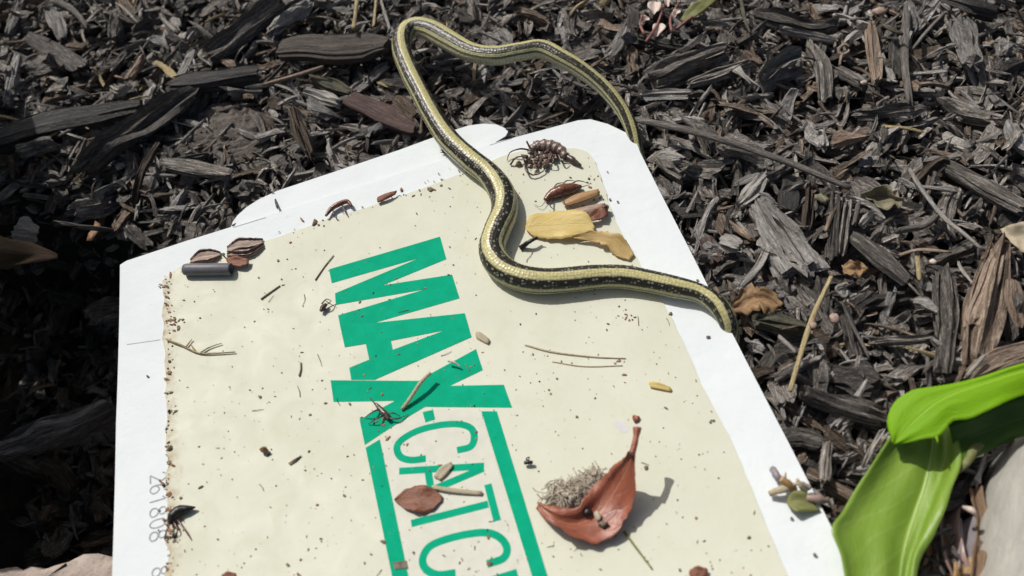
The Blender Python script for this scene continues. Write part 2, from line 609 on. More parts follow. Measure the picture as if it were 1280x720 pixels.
def glue_mat():
    m, nt, b = mat("cream_glue")
    t = node(nt, "ShaderNodeTexCoord")
    n1 = noise(nt, t.outputs["Object"], 22, 5, .6)
    n2 = noise(nt, t.outputs["Object"], 260, 4, .7)
    n3 = noise(nt, t.outputs["Object"], 620, 3, .7)
    c = ramp(nt, n1, [(.3, (.580, .584, .462)), (.7, (.634, .638, .520))])
    c = mix(nt, mth(nt, 'MULTIPLY', mth(nt, 'SUBTRACT', n2, .60, True), 1.6, True), c, (.50, .43, .28))
    c = mix(nt, mth(nt, 'MULTIPLY', mth(nt, 'SUBTRACT', n3, .68, True), 3.0, True), c, (.25, .20, .12))
    nt.links.new(c, b.inputs["Base Color"])
    n4 = noise(nt, t.outputs["Object"], 70, 5, .65, .8)
    c = mix(nt, mth(nt, 'MULTIPLY', mth(nt, 'SUBTRACT', n4, .54, True), 2.2, True), c, (.57, .56, .41))
    sxyz = node(nt, "ShaderNodeSeparateXYZ"); nt.links.new(t.outputs["Object"], sxyz.inputs[0])
    ox, oy = SOIL_EDGE; n5 = noise(nt, t.outputs["Object"], 240, 5, .75)
    e1 = mth(nt, 'SUBTRACT', 1, mth(nt, 'DIVIDE', mth(nt, 'SUBTRACT', sxyz.outputs[0], ox), mth(nt, 'MULTIPLY', n5, .012)), True)
    c = mix(nt, mth(nt, 'MULTIPLY', mth(nt, 'MULTIPLY', e1, mth(nt, 'SUBTRACT', n5, .36, True)), 3.2, True), c, (.36, .25, .13))
    nt.links.new(c, b.inputs["Base Color"])
    ro = node(nt, "ShaderNodeMapRange"); ro.inputs[1].default_value = .35; ro.inputs[2].default_value = .65; ro.inputs[3].default_value = .46; ro.inputs[4].default_value = .66
    nt.links.new(n4, ro.inputs[0]); nt.links.new(ro.outputs[0], b.inputs["Roughness"])
    b.inputs["Specular IOR Level"].default_value = .18
    bump(nt, b, mth(nt, 'ADD', mth(nt, 'ADD', n1, mth(nt, 'MULTIPLY', n4, .25)), mth(nt, 'MULTIPLY', n2, .2)), .25, .0015)
    return m


def snake_mat():
    m, nt, b = mat("snake_skin")
    uv = node(nt, "ShaderNodeAttribute", attribute_name="lc")      # x: along, in girths; y: angle from the spine, -1..1
    sx = node(nt, "ShaderNodeSeparateXYZ")
    nt.links.new(uv.outputs["Vector"], sx.inputs[0])
    w = node(nt, "ShaderNodeCombineXYZ")
    nt.links.new(mth(nt, 'MULTIPLY', sx.outputs[0], 26), w.inputs[0])
    nt.links.new(mth(nt, 'MULTIPLY', sx.outputs[1], 15), w.inputs[1])
    vo = node(nt, "ShaderNodeTexVoronoi", feature='F1')
    vo.inputs["Scale"].default_value = 1.0
    vo.inputs["Randomness"].default_value = .45
    nt.links.new(w.outputs[0], vo.inputs["Vector"])
    cell = node(nt, "ShaderNodeSeparateColor")
    nt.links.new(vo.outputs["Color"], cell.inputs[0])
    nz = noise(nt, uv.outputs["Vector"], 8, 4, .6)
    big = noise(nt, uv.outputs["Vector"], 1.3, 2, .5)
    y = mth(nt, 'ABSOLUTE', mth(nt, 'ADD', sx.outputs[1], mth(nt, 'MULTIPLY', mth(nt, 'SUBTRACT', nz, .5), .035)))
    K = lambda r, g, bb: (r, g, bb)
    flank1 = K(.018, .016, .010)
    stripes = node(nt, "ShaderNodeValToRGB")
    stripes.color_ramp.interpolation = 'LINEAR'
    st = [(0.0, K(.50, .455, .19)), (.095, K(.55, .51, .26)), (.128, flank1), (.27, K(.020, .018, .011)), (.335, K(.014, .013, .009)),
          (.36, K(.44, .42, .22)), (.43, K(.50, .48, .28)), (.455, K(.10, .09, .045)), (.50, K(.16, .15, .08)), (.53, K(.66, .63, .42)), (1.0, K(.70, .67, .50))]
    e = stripes.color_ramp.elements
    while len(e) < len(st):
        e.new(.5)
    for q, (p, c) in zip(e, st):
        q.position = p; q.color = (*c, 1)
    nt.links.new(y, stripes.inputs[0])
    dark = mth(nt, 'MULTIPLY', mth(nt, 'GREATER_THAN', y, .115), mth(nt, 'LESS_THAN', y, .345))
    fleck = mth(nt, 'MULTIPLY', mth(nt, 'GREATER_THAN', mth(nt, 'ADD', mth(nt, 'MULTIPLY', cell.outputs[0], .6), mth(nt, 'MULTIPLY', noise(nt, uv.outputs["Vector"], 14, 2, .6), .6)), .73), mth(nt, 'LESS_THAN', vo.outputs["Distance"], .46))
    fleck = mth(nt, 'MULTIPLY', fleck, dark)
    c = mix(nt, mth(nt, 'MULTIPLY', fleck, .6), stripes.outputs[0], (.33, .32, .25))
    # towards the tail the flanks turn olive
    tail = node(nt, "ShaderNodeAttribute", attribute_name="rnd")
    olive = mix(nt, mth(nt, 'MULTIPLY', dark, mth(nt, 'MULTIPLY', tail.outputs["Fac"], .3)), c, (.050, .045, .016))
    edge = mth(nt, 'SUBTRACT', mth(nt, 'MULTIPLY', vo.outputs["Distance"], 2.2), .75, True)
    c = mix(nt, mth(nt, 'MULTIPLY', edge, .4), olive, (.02, .018, .01))
    c = mix(nt, mth(nt, 'MULTIPLY', mth(nt, 'SUBTRACT', big, .5, True), .5), c, (.12, .10, .05))
    nt.links.new(c, b.inputs["Base Color"])
    b.inputs["Roughness"].default_value = .36
    b.inputs["Specular IOR Level"].default_value = .46
    bump(nt, b, mth(nt, 'SUBTRACT', 1, vo.outputs["Distance"]), .42, .0005)
    return m


def ground_mat():
    m, nt, b = mat("dark_soil")
    t = node(nt, "ShaderNodeTexCoord")
    n1 = noise(nt, t.outputs["Object"], 160, 6, .7)
    n2 = noise(nt, t.outputs["Object"], 900, 4, .7)
    nt.links.new(ramp(nt, n1, [(.3, (.010, .008, .007)), (.7, (.045, .038, .032))]), b.inputs["Base Color"])
    b.inputs["Roughness"].default_value = .95
    bump(nt, b, mth(nt, 'ADD', n1, mth(nt, 'MULTIPLY', n2, .5)), .9, .004)
    return m


def stone_mat():
    m, nt, b = mat("pink_stone")
    t = node(nt, "ShaderNodeTexCoord")
    n1 = noise(nt, t.outputs["Object"], 60, 6, .7)
    n2 = noise(nt, t.outputs["Object"], 700, 4, .7)
    c = ramp(nt, n1, [(.3, (.30, .235, .195)), (.55, (.46, .38, .325)), (.75, (.56, .49, .44))])
    c = mix(nt, mth(nt, 'MULTIPLY', mth(nt, 'SUBTRACT', n2, .56, True), 3, True), c, (.19, .14, .12))
    nt.links.new(c, b.inputs["Base Color"])
    b.inputs["Roughness"].default_value = .9
    bump(nt, b, mth(nt, 'ADD', n1, mth(nt, 'MULTIPLY', n2, .4)), .8, .002)
    return m


MAT = {
    'card': card_mat(), 'glue': glue_mat(), 'snake': snake_mat(), 'soil': ground_mat(), 'stone': stone_mat(),
    'green': plain("green_print", (.002, .325, .175), (.004, .365, .205), rough=.7, spec=.04, scale=2, bumpk=0),
    'panel': plain("pale_print", (.585, .585, .495), (.635, .635, .545), rough=.6, spec=.05, scale=2, bumpk=0),
    'ink': plain("grey_ink", (.22, .23, .25), (.36, .37, .39), rough=.6, scale=14, bumpk=0),
    'leaf': leaf_mat("green_leaf", (.195, .40, .005), (.165, .36, .004), (.30, .48, .05), rough=.6, trans=.10, tint=(.34, .62, .01), spec=.25, vk=.12),
    'leaf2': leaf_mat("soft_green_leaf", (.235, .365, .050), (.165, .285, .022), (.42, .56, .17), rough=.42, trans=.12, tint=(.32, .50, .03), veins=6, spec=.6, vk=.10),
    'leafshade': leaf_mat("shaded_green_leaf", (.07, .16, .012), (.05, .12, .009), (.12, .20, .05), rough=.45, trans=.2, tint=(.12, .28, .01), vk=.12),  # leaf green darkened in colour for the shade under the upper leaf
    'redleaf': leaf_mat("red_brown_leaf", (.40, .135, .075), (.27, .078, .045), (.47, .25, .16), rough=.36, trans=.18, tint=(.5, .17, .08), veins=7, spots=.8, vk=.25, spec=.55),
    'brownleaf': leaf_mat("brown_leaf", (.30, .12, .07), (.17, .06, .035), (.42, .25, .13), rough=.4, trans=.15, tint=(.4, .14, .05), veins=6, spots=.8),
    'yellowleaf': leaf_mat("yellow_leaf", (.78, .64, .26), (.68, .52, .17), (.80, .68, .36), rough=.4, trans=.3, tint=(.85, .65, .2), veins=6, spots=.3),
    'ambleaf': leaf_mat("amber_leaf", (.68, .52, .24), (.55, .38, .14), (.72, .57, .30), rough=.4, trans=.3, tint=(.75, .52, .18), veins=6, spots=.35),
    'khaki': leaf_mat("khaki_leaf", (.27, .245, .155), (.15, .135, .085), (.36, .33, .23), rough=.7, trans=.15, tint=(.35, .32, .18), spots=.9),
    'dryochre': leaf_mat("dry_ochre_leaf", (.40, .26, .13), (.24, .135, .065), (.50, .36, .21), rough=.6, trans=.2, tint=(.5, .3, .1), spots=1.0),
    'ochreleaf': leaf_mat("ochre_leaf", (.56, .37, .17), (.44, .27, .11), (.62, .45, .26), rough=.5, trans=.25, tint=(.6, .36, .12), spots=.5),
    'dryleaf': leaf_mat("dry_leaf", (.30, .20, .12), (.18, .11, .065), (.40, .29, .18), rough=.6, trans=.2, tint=(.4, .25, .12), spots=.6),
    'creamleaf': leaf_mat("cream_leaf", (.62, .55, .40), (.50, .42, .29), (.70, .63, .49), rough=.6, trans=.3, tint=(.7, .6, .4), spots=.3),
    'oliveleaf': leaf_mat("olive_leaf", (.30, .31, .12), (.20, .21, .07), (.40, .40, .20), rough=.5, trans=.25, tint=(.35, .38, .1), spots=.3),
    'petal': plain("pink_petal", (.70, .56, .47), (.80, .70, .62), rough=.5, trans=.25, bumpk=.1),
    'stemred': plain("red_stem", (.16, .06, .05), (.26, .12, .09), rough=.5),
    'fleshy': plain("pink_curl", (.30, .20, .17), (.42, .30, .26), rough=.4, spec=.5, trans=.1),
    'mauve': plain("mauve_curl", (.19, .16, .17), (.29, .26, .28), rough=.4, spec=.5),
    'chitin': plain("brown_chitin", (.085, .028, .014), (.21, .085, .045), rough=.25, spec=.6, scale=9, bumpk=.3),
    'chitin2': plain("dark_chitin", (.035, .022, .017), (.115, .065, .050), rough=.3, spec=.6, scale=9, bumpk=.3),
    'mottled': plain("mottled_chitin", (.045, .025, .018), (.34, .25, .20), rough=.3, spec=.6, scale=13, bumpk=.4),
    'wing': plain("amber_wing", (.42, .24, .11), (.58, .38, .20), rough=.3, spec=.5, trans=.3, scale=6),
    'husk': plain("pink_husk", (.30, .20, .15), (.52, .40, .32), rough=.5, trans=.2),
    'greytube': plain("grey_tube", (.125, .12, .135), (.155, .15, .165), rough=.45, spec=.3, bumpk=.05),
    'black': plain("black_seed", (.008, .007, .006), (.02, .018, .015), rough=.4),
    'grit': plain("grit", (.055, .040, .028), (.20, .15, .10), rough=.6),
    'gritbrown': plain("brown_grit", (.16, .075, .035), (.34, .19, .10), rough=.6),
    'fluff': plain("grey_fluff", (.26, .21, .16), (.58, .51, .41), rough=.8, scale=8),
    'smear': plain("pale_smear", (.55, .55, .53), (.60, .60, .58), rough=.5, bumpk=0),
}

# ================================================================= large structure
# ---- ground: one sheet, fine under the camera, coarse to the far distance
def axis(lo, hi, step, far):
    a = list(np.arange(lo, hi, step))
    d, left, right = step, [], []
    x = lo
    while x > -far:
        d *= 1.35; x -= d; left.append(x)
    x = a[-1]; d = step
    while x < far:
        d *= 1.35; x += d; right.append(x)
    return np.array(left[::-1] + a + right)


gxs, gys = axis(-.36, .42, .0045, 40.0), axis(-.26, .46, .0045, 40.0)
GX, GY = np.meshgrid(gxs, gys)
GZ = gz(GX, GY) + rng.normal(size=GX.shape) * .0008
far = smooth(.6, 3.0, np.hypot(GX, GY))
GZ = GZ * (1 - far) + (-.012) * far
nx, ny = len(gxs), len(gys)
mb = MB()
faces = [(j * nx + i, j * nx + i + 1, (j + 1) * nx + i + 1, (j + 1) * nx + i) for j in range(ny - 1) for i in range(nx - 1)]
mb.add(np.stack([GX.ravel(), GY.ravel(), GZ.ravel()], 1), faces)
ground = mb.build("ground", MAT['soil'], shade=True, origin=(0, 0, 0))
tag(ground, "dark soil under the bark mulch, hollowed beside the trap", None, None, "structure")

# ---- pink stone under the near end of the trap
STONE_PX = [(-260, 716), (-40, 706), (30, 703), (60, 702), (85, 696), (104, 690), (125, 689), (150, 692), (210, 712), (240, 900), (-260, 900)]
def slab_from_outline(px, ztop, depth, seed, bev=.004, rough=.0008, rows=4):
    """a solid with the outline PX (photo pixels at height ZTOP), rounded upper edge"""
    g = np.random.default_rng(seed)
    o = np.array([P(a, b, ztop)[:2] for a, b in px])
    o3 = catmull(np.column_stack([np.vstack([o, o[:1]]), np.zeros(len(o) + 1)]), 90)[:-1, :2]
    c = o3.mean(0)
    v = []; n = len(o3)
    prof = [(.0, -depth), (.0, -bev * 2), (.25, -bev * .7), (.6, -bev * .15), (1, 0)]
    d = o3 - c
    d /= np.linalg.norm(d, axis=1)[:, None]
    for k, (ins, z) in enumerate(prof):
        ring = o3 - d * (ins * bev * 1.6)
        v += [(p[0] + g.normal() * rough, p[1] + g.normal() * rough, ztop + z + g.normal() * rough) for p in ring]
    for q in (.9, .7, .4):
        v += [(c[0] + (p[0] - c[0]) * q, c[1] + (p[1] - c[1]) * q, ztop + g.normal() * rough) for p in ring]
    v.append((c[0], c[1], ztop))
    R_ = len(prof) + 3
    f = [(k * n + i, k * n + (i + 1) % n, (k + 1) * n + (i + 1) % n, (k + 1) * n + i) for k in range(R_ - 1) for i in range(n)]
    f += [((R_ - 1) * n + i, (R_ - 1) * n + (i + 1) % n, R_ * n) for i in range(n)]
    f.append(tuple(range(n - 1, -1, -1)))
    v = np.array(v)
    return v, f, v * 100


mb = MB(); mb.add(*slab_from_outline(STONE_PX, -.0125, .10, 3))
tag(mb.build("edging_stone", MAT['stone'], shade=True), "rough pinkish stone at the bottom corner under the white trap", "stone")

# ---- weathered edging board at the lower corner
EDGE_PX = [(1233, 800), (1238, 705), (1243, 655), (1250, 612), (1260, 578), (1274, 549), (1291, 530), (1330, 512), (1420, 520), (1520, 660), (1540, 900), (1215, 900)]
v, f, lc = slab_from_outline(EDGE_PX, .012, .03, 5, bev=.007, rough=.00035)
fwd = (P(1250, 720, .012) - P(1285, 540, .012)); fwd /= np.linalg.norm(fwd)
sd = np.array([-fwd[1], fwd[0], 0])
lc = np.column_stack([v @ fwd, v @ sd, v[:, 2]]) * 100
mb = MB(); mb.add(v, f, lc)
tag(mb.build("edging_board", BARK['edging'], shade=True), "pale grey weathered rounded end of an edging board beside the green plant", "board")

# ================================================================= the trap
trap = empty("glue_trap", Pc(560, 430), "white cardboard insect glue trap with cream sticky face and green lettering", "trap")
W = lambda pts, dz=0.0: [tuple(Pc(a, b, dz)[:2]) for a, b in pts]
far_edge = [(150, 331), (158, 326), (230, 302), (288, 284), (330, 271), (440, 236), (540, 204), (612, 180), (680, 162), (722, 150.5), (738, 149)]
corner = [(760, 155), (785, 167), (795, 176), (800, 190)]
right_edge = [(860, 308), (920, 426), (985, 552), (1030, 640), (1071, 722)]
card_pts = W(far_edge + corner + right_edge)
xr = card_pts[-1][0]
xl = card_pts[0][0]
yb = -.185
card_pts += [(xr + .0006, yb), (xl, yb)] + W([(140, 722), (145, 530)])
mb = MB(); mb.add(*sheet([card_pts], 0.0, .0011))
mb.build("card", MAT['card'], trap)
# folded far flap, a little lower than the face
flap = W([(288, 285.5), (291, 277), (297, 269), (308, 259), (322, 250), (345, 239), (420, 214), (500, 187), (560, 165), (585, 157), (604, 154.5), (620, 155.5), (630, 159.5), (635, 164.5), (632, 170), (622, 176), (612, 183), (540, 207), (440, 239), (330, 274)], -.0016)
mb = MB(); mb.add(*sheet([flap], -.0016, .0009))
mb.build("fold_flap", MAT['card'], trap)
# sticky face
gl = []
gp = [(203, 352), (214, 342), (240, 326), (290, 313), (340, 299), (400, 278), (450, 262), (520, 239), (590, 212), (640, 192), (690, 186), (728, 188), (742, 200), (752, 225), (764, 262), (780, 296), (806, 340), (826, 372), (850, 420), (880, 486), (918, 560), (956, 652), (985, 722)]
gw = np.array(W(gp))
gw = catmull(np.column_stack([gw, np.zeros(len(gw))]), 110)[:, :2]
gw += rng.normal(size=gw.shape) * .00016
glx = gw[0][0]
left_wob = [(glx + .0004 * math.sin(k * 1.9) + rng.normal() * .0006, y) for k, y in enumerate(np.linspace(yb + .02, gw[0][1] - .003, 60))]
glue_poly = [tuple(q) for q in gw] + [(gw[-1][0], yb + .02)] + left_wob
mb = MB(); mb.add(*sheet([glue_poly], .0004, .0006))
mb.build("glue_sheet", MAT['glue'], trap)

# printed lettering under the glue film: green MAX over a framed -CATCH
cA = lambda pts: [(400 + x / 5.3333, 285 + y / 5.3333) for x, y in pts]
cB = lambda pts: [(400 + x / 5.3333, 410 + y / 5.3333) for x, y in pts]
cC = lambda pts: [(440 + x / 5.3333, 500 + y / 5.3333) for x, y in pts]
cD = lambda pts: [(440 + x / 5.3333, 585 + y / 5.3333) for x, y in pts]
ZP = .00052
letter_M = cA([(60, 275), (800, 57), (842, 207), (415, 382), (880, 310), (930, 468), (345, 637), (132, 640), (120, 582), (700, 408), (105, 512), (100, 435), (660, 200), (78, 367)])
letter_A = cA([(130, 634), (345, 634), (965, 568)]) + cB([(1010, 60), (365, 344), (208, 344), (195, 265), (328, 210), (305, 105), (165, 128)])
A_hole = cB([(472, 85), (830, 15), (485, 145)])
# the counter of the A is opened with a hair-thin cut so that the outline stays one loop
hole_w = W(A_hole, ZP); A_w = W(letter_A, ZP)
# cut from the outline corner (365,344) to the counter corner (485,145)
i_cut = 4
A_loop = A_w[:i_cut + 1] + [hole_w[2], hole_w[1], hole_w[0], (hole_w[2][0] - .00004, hole_w[2][1])] + [(A_w[i_cut][0] - .00004, A_w[i_cut][1])] + A_w[i_cut + 1:]
letter_X = cB([(70, 348), (660, 352), (735, 305), (1040, 140), (1085, 280), (865, 385), (1225, 378), (1280, 530), (700, 525), (640, 560), (470, 665)]) + cC([(85, 298), (50, 130)]) + cB([(500, 485), (90, 492)])
for k, poly in enumerate((W(letter_M, ZP), A_loop, W(letter_X, ZP))):
    mb = MB(); mb.add(*sheet([poly], ZP + .00003 * (k % 2), .0002))
    mb.build("letter", MAT['green'], trap)
wx = lambda pts: [tuple(Pc(a, b, ZP)[:2]) for a, b in pts]
bl0, bl1 = wx([(490, 720), (510.5, 720)])
br0, br1 = wx([(665, 720), (684.5, 720)])
tl = wx(cC([(90, 318), (185, 262)])); tr = wx(cC([(862, 75), (965, 75)]))
panel = [(tl[1][0] + .0002, tl[1][1] + .0006), wx(cC([(480, 60)]))[0], (tr[0][0] - .0002, tr[0][1] + .0003), (br0[0], yb + .03), (bl1[0], yb + .03)]
mb = MB(); mb.add(*sheet([panel], ZP - .00006, .0001)); mb.build("print_panel", MAT['panel'], trap)
for poly in ([tl[0], tl[1], bl1, (bl1[0], yb + .03), (bl0[0], yb + .03), bl0], [tr[0], tr[1], br1, (br1[0], yb + .03), (br0[0], yb + .03), br0]):
    mb = MB(); mb.add(*sheet([poly], ZP, .0001)); mb.build("frame_bar", MAT['green'], trap)
sw = .0027
def strokes(lines, w=sw):
    m_ = MB()
    for k, L_ in enumerate(lines):
        m_.add(*sheet([ribbon(L_, w)], ZP + .00001 * k, .0001))
    m_.build("letter", MAT['green'], trap)
m_ = MB(); m_.add(*sheet([wx(cC([(470, 80), (540, 65), (555, 130), (490, 150)]))], ZP, .0001)); m_.build("hyphen", MAT['green'], trap)
strokes([curve2(wx(cC([(492, 390), (390, 400), (320, 375), (300, 310), (345, 255), (450, 200), (600, 165), (720, 162), (795, 190), (815, 250), (790, 310), (700, 335)])), 60)])
a1, a2 = wx(cC([(315, 474), (880, 440)])); a3 = wx(cC([(876, 455), (622, 562)]))
a_dir = np.array(a3[1]) - np.array(a3[0])
a_end = np.array(a3[0]) + a_dir * ((a1[0] - a3[0][0]) / a_dir[0])
strokes([[a1, a2], [a3[0], tuple(a_end)], wx(cC([(508, 478), (524, 585)]))])
strokes([wx(cD([(395, 370), (908, 240)])), wx(cD([(905, 108), (968, 352)]))])
C2 = wx(cD([(690, 700), (570, 712), (490, 670), (472, 600), (530, 515), (700, 455), (880, 430), (980, 460), (1032, 530), (1010, 600), (900, 640)]))
strokes([curve2(C2, 60)])
h0 = wx(cD([(1100, 690)]))[0]
hx0 = a1[0]; hy = h0[1] - .0004
strokes([[(hx0, hy), (h0[0], hy)], [(hx0, hy - .0165), (h0[0], hy - .0165)], [((hx0 + h0[0]) / 2, hy), ((hx0 + h0[0]) / 2, hy - .0165)]])
# the grey batch number on the border, reading down the card
GLY = {
    '2': [[(.05, .78), (.18, .97), (.42, .97), (.55, .76), (.45, .52), (.05, .03)], [(.05, .03), (.58, .03)]],
    '6': [[(.52, .88), (.34, .98), (.15, .8), (.06, .45), (.12, .12), (.32, .02), (.52, .14), (.55, .38), (.38, .56), (.18, .5), (.08, .34)]],
    '1': [[(.12, .78), (.32, .97)], [(.32, .97), (.32, .0)]],
    '8': [[(.29, .55), (.12, .64), (.1, .86), (.3, .98), (.5, .86), (.48, .64), (.31, .55)], [(.29, .53), (.08, .4), (.06, .14), (.3, .02), (.54, .14), (.52, .4), (.31, .53)]],
    '0': [[(.3, .98), (.1, .82), (.05, .5), (.1, .18), (.3, .02), (.5, .18), (.55, .5), (.5, .82), (.3, .98)]],
}
def digits(text, px, py, px2, py2):
    a = np.array(Pc(px, py, .0)[:2]); b = np.array(Pc(px2, py2, 0)[:2])
    adv = (a[1] - b[1]) / len(text)
    H = adv / .74
    m_ = MB()
    for k, ch in enumerate(text):
        for q, st in enumerate(GLY[ch]):
            pts = [(a[0] + gy * H, a[1] - k * adv - gx_ * H) for gx_, gy in st]
            pts = curve2(pts, 36) if len(pts) > 3 else pts
            m_.add(*sheet([ribbon(pts, .00052)], .00012 + .00002 * q, .0001))
    return m_.build("batch_number", MAT['ink'], trap)
digits("261808", 187.5, 594, 188, 681)
digits("8", 190, 711, 190, 726)

# hairline creases scored in the card, a dark nick
m_ = MB()
for a, b, w in (((291, 283.5), (332, 271), .0004), ((612, 180.5), (640, 172), .0003), ((158, 430), (200, 424), .00035)):
    m_.add(*sheet([ribbon(wx([a, b]), w)], .00008, .00005))
m_.build("crease", MAT['ink'], trap)

# ================================================================= the snake
def make_snake():
    # px, py, height above the ground or the card (cm), diameter in photo pixels, roll of the back (degrees), on card?
    S = [
        (806, 232, -1.15, 12, 0, 0), (806, 215, -.75, 14, 0, 0), (797, 190, -.25, 17, 0, 0), (791, 165, .25, 19, 0, 0), (778, 138, .75, 20.5, -14, 0), (757, 112, 1.2, 22, -18, 0),
        (731, 91, 1.6, 24, -24, 0), (704, 74, 1.9, 26, -20, 0), (677, 62, 2.0, 27.5, -22, 0), (650, 65, 2.0, 27, -24, 0), (620, 70, 1.9, 28, -24, 0), (590, 66, 1.75, 28.5, -24, 0),
        (564, 53, 1.6, 31, -24, 0), (540, 39, 1.5, 31, -20, 0), (520, 34.5, 1.45, 29.5, -16, 0), (505, 43, 1.45, 29, 0, 0), (502, 62, 1.45, 27.5, 12, 0), (511, 88, 1.35, 27.5, 14, 0),
        (525, 116, 1.2, 28, 14, 0), (541, 145, 1.0, 29.5, 10, 0), (561, 175, .85, 31.5, 8, 0), (588, 200, .52, 33.5, 4, 1), (612, 219, .50, 35, -4, 1), (628, 243, .50, 38, -10, 1),
        (630, 266, .50, 38, -20, 1), (621, 289, .50, 38.5, -26, 1), (615, 311, .50, 39, -26, 1), (624, 332, .50, 39.5, -18, 1), (646, 346, .50, 39, -10, 1), (676, 351.5, .50, 38, -8, 1),
        (708, 350, .48, 37, -12, 1), (742, 346.5, .47, 36, -12, 1), (776, 346, .46, 35, -10, 1), (808, 351, .45, 33.5, -8, 1), (842, 358.5, .44, 32, -6, 1), (872, 366, .42, 28.5, -4, 1),
        (893, 378, .40, 29, -12, 1), (907, 396, .22, 27.5, -26, 1), (913, 418, -.35, 26, -40, 1), (908, 440, -.75, 25, -30, 1), (895, 455, -.9, 26, -10, 1), (880, 462, -.95, 30, 0, 1), (866, 464, -.95, 27, 0, 1), (855, 464, -.97, 16, 0, 1),
    ]
    pts = []; rad = []; roll = []
    for px, py, h, d, r_, on in S:
        p = Pc(px, py, h / 100) if on else P(px, py, h / 100)
        pts.append(p); rad.append(d * .43 * scale_at(p)); roll.append(math.radians(r_))
    N, M_ = 460, 28
    A = catmull(np.column_stack([np.array(pts), np.array(rad) , np.array(roll)]), N)
    d, r, ro = A[:, :3], A[:, 3], A[:, 4]
    t = np.gradient(d, axis=0); t /= np.linalg.norm(t, axis=1)[:, None]
    up = np.array([0.0, 0.0, 1.0])
    s = np.r_[0, np.cumsum(np.linalg.norm(np.diff(d, axis=0), axis=1))]
    v = []; lc = []; rn = []
    tailr = smooth(.16, .04, s)
    for i in range(N):
        side = np.cross(up, t[i]); side /= np.linalg.norm(side) + 1e-9
        nn = np.cross(t[i], side)
        k = 1.0 if i > 6 else .25 + .75 * i / 6
        if i < 6 or i > N - 5:
            k = min(k, (i + .6) / 6.0) if i < 6 else (N - i - .4) / 5.0
        for j in range(M_):
            a = 2 * math.pi * j / M_                     # 0 = spine
            w = a + ro[i]
            x, y = math.sin(w), math.cos(w)
            sq = 1.0 if y > 0 else .90                   # the belly lies a little flat
            bul = 1 + .012 * math.sin(s[i] * 2600) + .02 * math.sin(s[i] * 210 + 1) * math.sin(s[i] * 93)
            v.append(d[i] + r[i] * k * bul * (x * side * 1.02 + y * sq * nn))
            aa = a if a <= math.pi else a - 2 * math.pi
            lc.append((s[i] / (2 * math.pi * .0058), aa / math.pi, 0)); rn.append(tailr[i])
    f = [(i * M_ + j, i * M_ + (j + 1) % M_, (i + 1) * M_ + (j + 1) % M_, (i + 1) * M_ + j) for i in range(N - 1) for j in range(M_)]
    f += [tuple(range(M_ - 1, -1, -1)), tuple((N - 1) * M_ + j for j in range(M_))]
    m_ = MB(); m_.add(np.array(v), f, np.array(lc))
    m_.rnd = [np.array(rn)]
    o = m_.build("snake", MAT['snake'], shade=True)
    tag(o, "slender dark snake with yellow back stripe looped across the sticky trap and mulch", "snake")
    return o
snake = make_snake()

# ================================================================= mulch: traced pieces that stand out, then the bed round them
USED = {}
CARD_POLY = card_pts
def over_card(v, margin=0.0):
    return inside(CARD_POLY, v[:, 0], v[:, 1])


def seat(px, py, lift):
    """a place on the mulch surface seen at a pixel"""
    z = -.012
    for _ in range(6):
        p = P(px, py, z)
        z = float(gz(p[0], p[1])) + lift
    return P(px, py, z)


TRACED = []
def piece(name, pts, style, label, cat="bark chip", lift=.8, th=.45, jag=.13, ridge=.17, boxy=.55, taper=.3, M=26, N=18, seed=None, tilt=0.0, group=None, round_=False, parent=None, bend=0.0):
    """PTS: (px, py, width in photo pixels); LIFT of the centre line above the ground and TH thickness in cm"""
    seed = seed if seed is not None else len(TRACED) * 13 + 5
    n = len(pts)
    path = []; w = []
    for k, (a, b, q) in enumerate(pts):
        p = seat(a, b, (lift + tilt * (k / (n - 1) - .5)) / 100)
        path.append(p); w.append(q * scale_at(p))
    v, f, lc = splinter(path, w, th / 100 if not round_ else np.mean(w), seed, M=M, N=N, jag=jag, ridge=ridge, boxy=1.0 if round_ else boxy, taper=taper, bend=bend)
    m_ = MB(); m_.add(v, f, lc)
    o = m_.build(name, BARK[style], shade=round_)
    tag(o, label, cat, group)
    TRACED.append((np.mean([(a, b) for a, b, _ in pts], 0), o))
    return o

B = "bark chip"
# upper corner beyond the trap's far flap
piece("bark_slab", [(348, 64, 34), (380, 60, 42), (420, 62, 44), (460, 60, 42), (488, 57, 28)], 'slab', "smooth flat brown slab of bark lying against the snake's sharp bend", B, lift=1.9, th=.75, jag=.05, ridge=.04, taper=.5, M=30, N=20)
piece("bark_chip", [(215, 108, 24), (265, 102, 29), (326, 94, 26)], 'black', "thick black charred chip left of the flat brown slab", B, lift=1.4, th=.8, jag=.06, ridge=.07)
piece("bark_chip", [(-12, 182, 34), (60, 158, 36), (130, 146, 30), (188, 136, 16)], 'black', "long black charred log at the picture's edge above the dark hollow", B, lift=1.2, th=1.0, jag=.08, ridge=.08)
piece("bark_chip", [(22, 190, 20), (45, 184, 22), (68, 176, 18)], 'grey', "grey broken block lying on the long black charred log", B, lift=1.9, th=.5, jag=.12)
piece("bark_shred", [(258, 108, 20), (225, 128, 26), (180, 158, 28), (130, 192, 26), (92, 226, 16)], 'grey', "long rough fibrous grey stick slanting across the mulch beside the rough lump", "bark shred", lift=1.5, th=.8, ridge=.3, jag=.15)
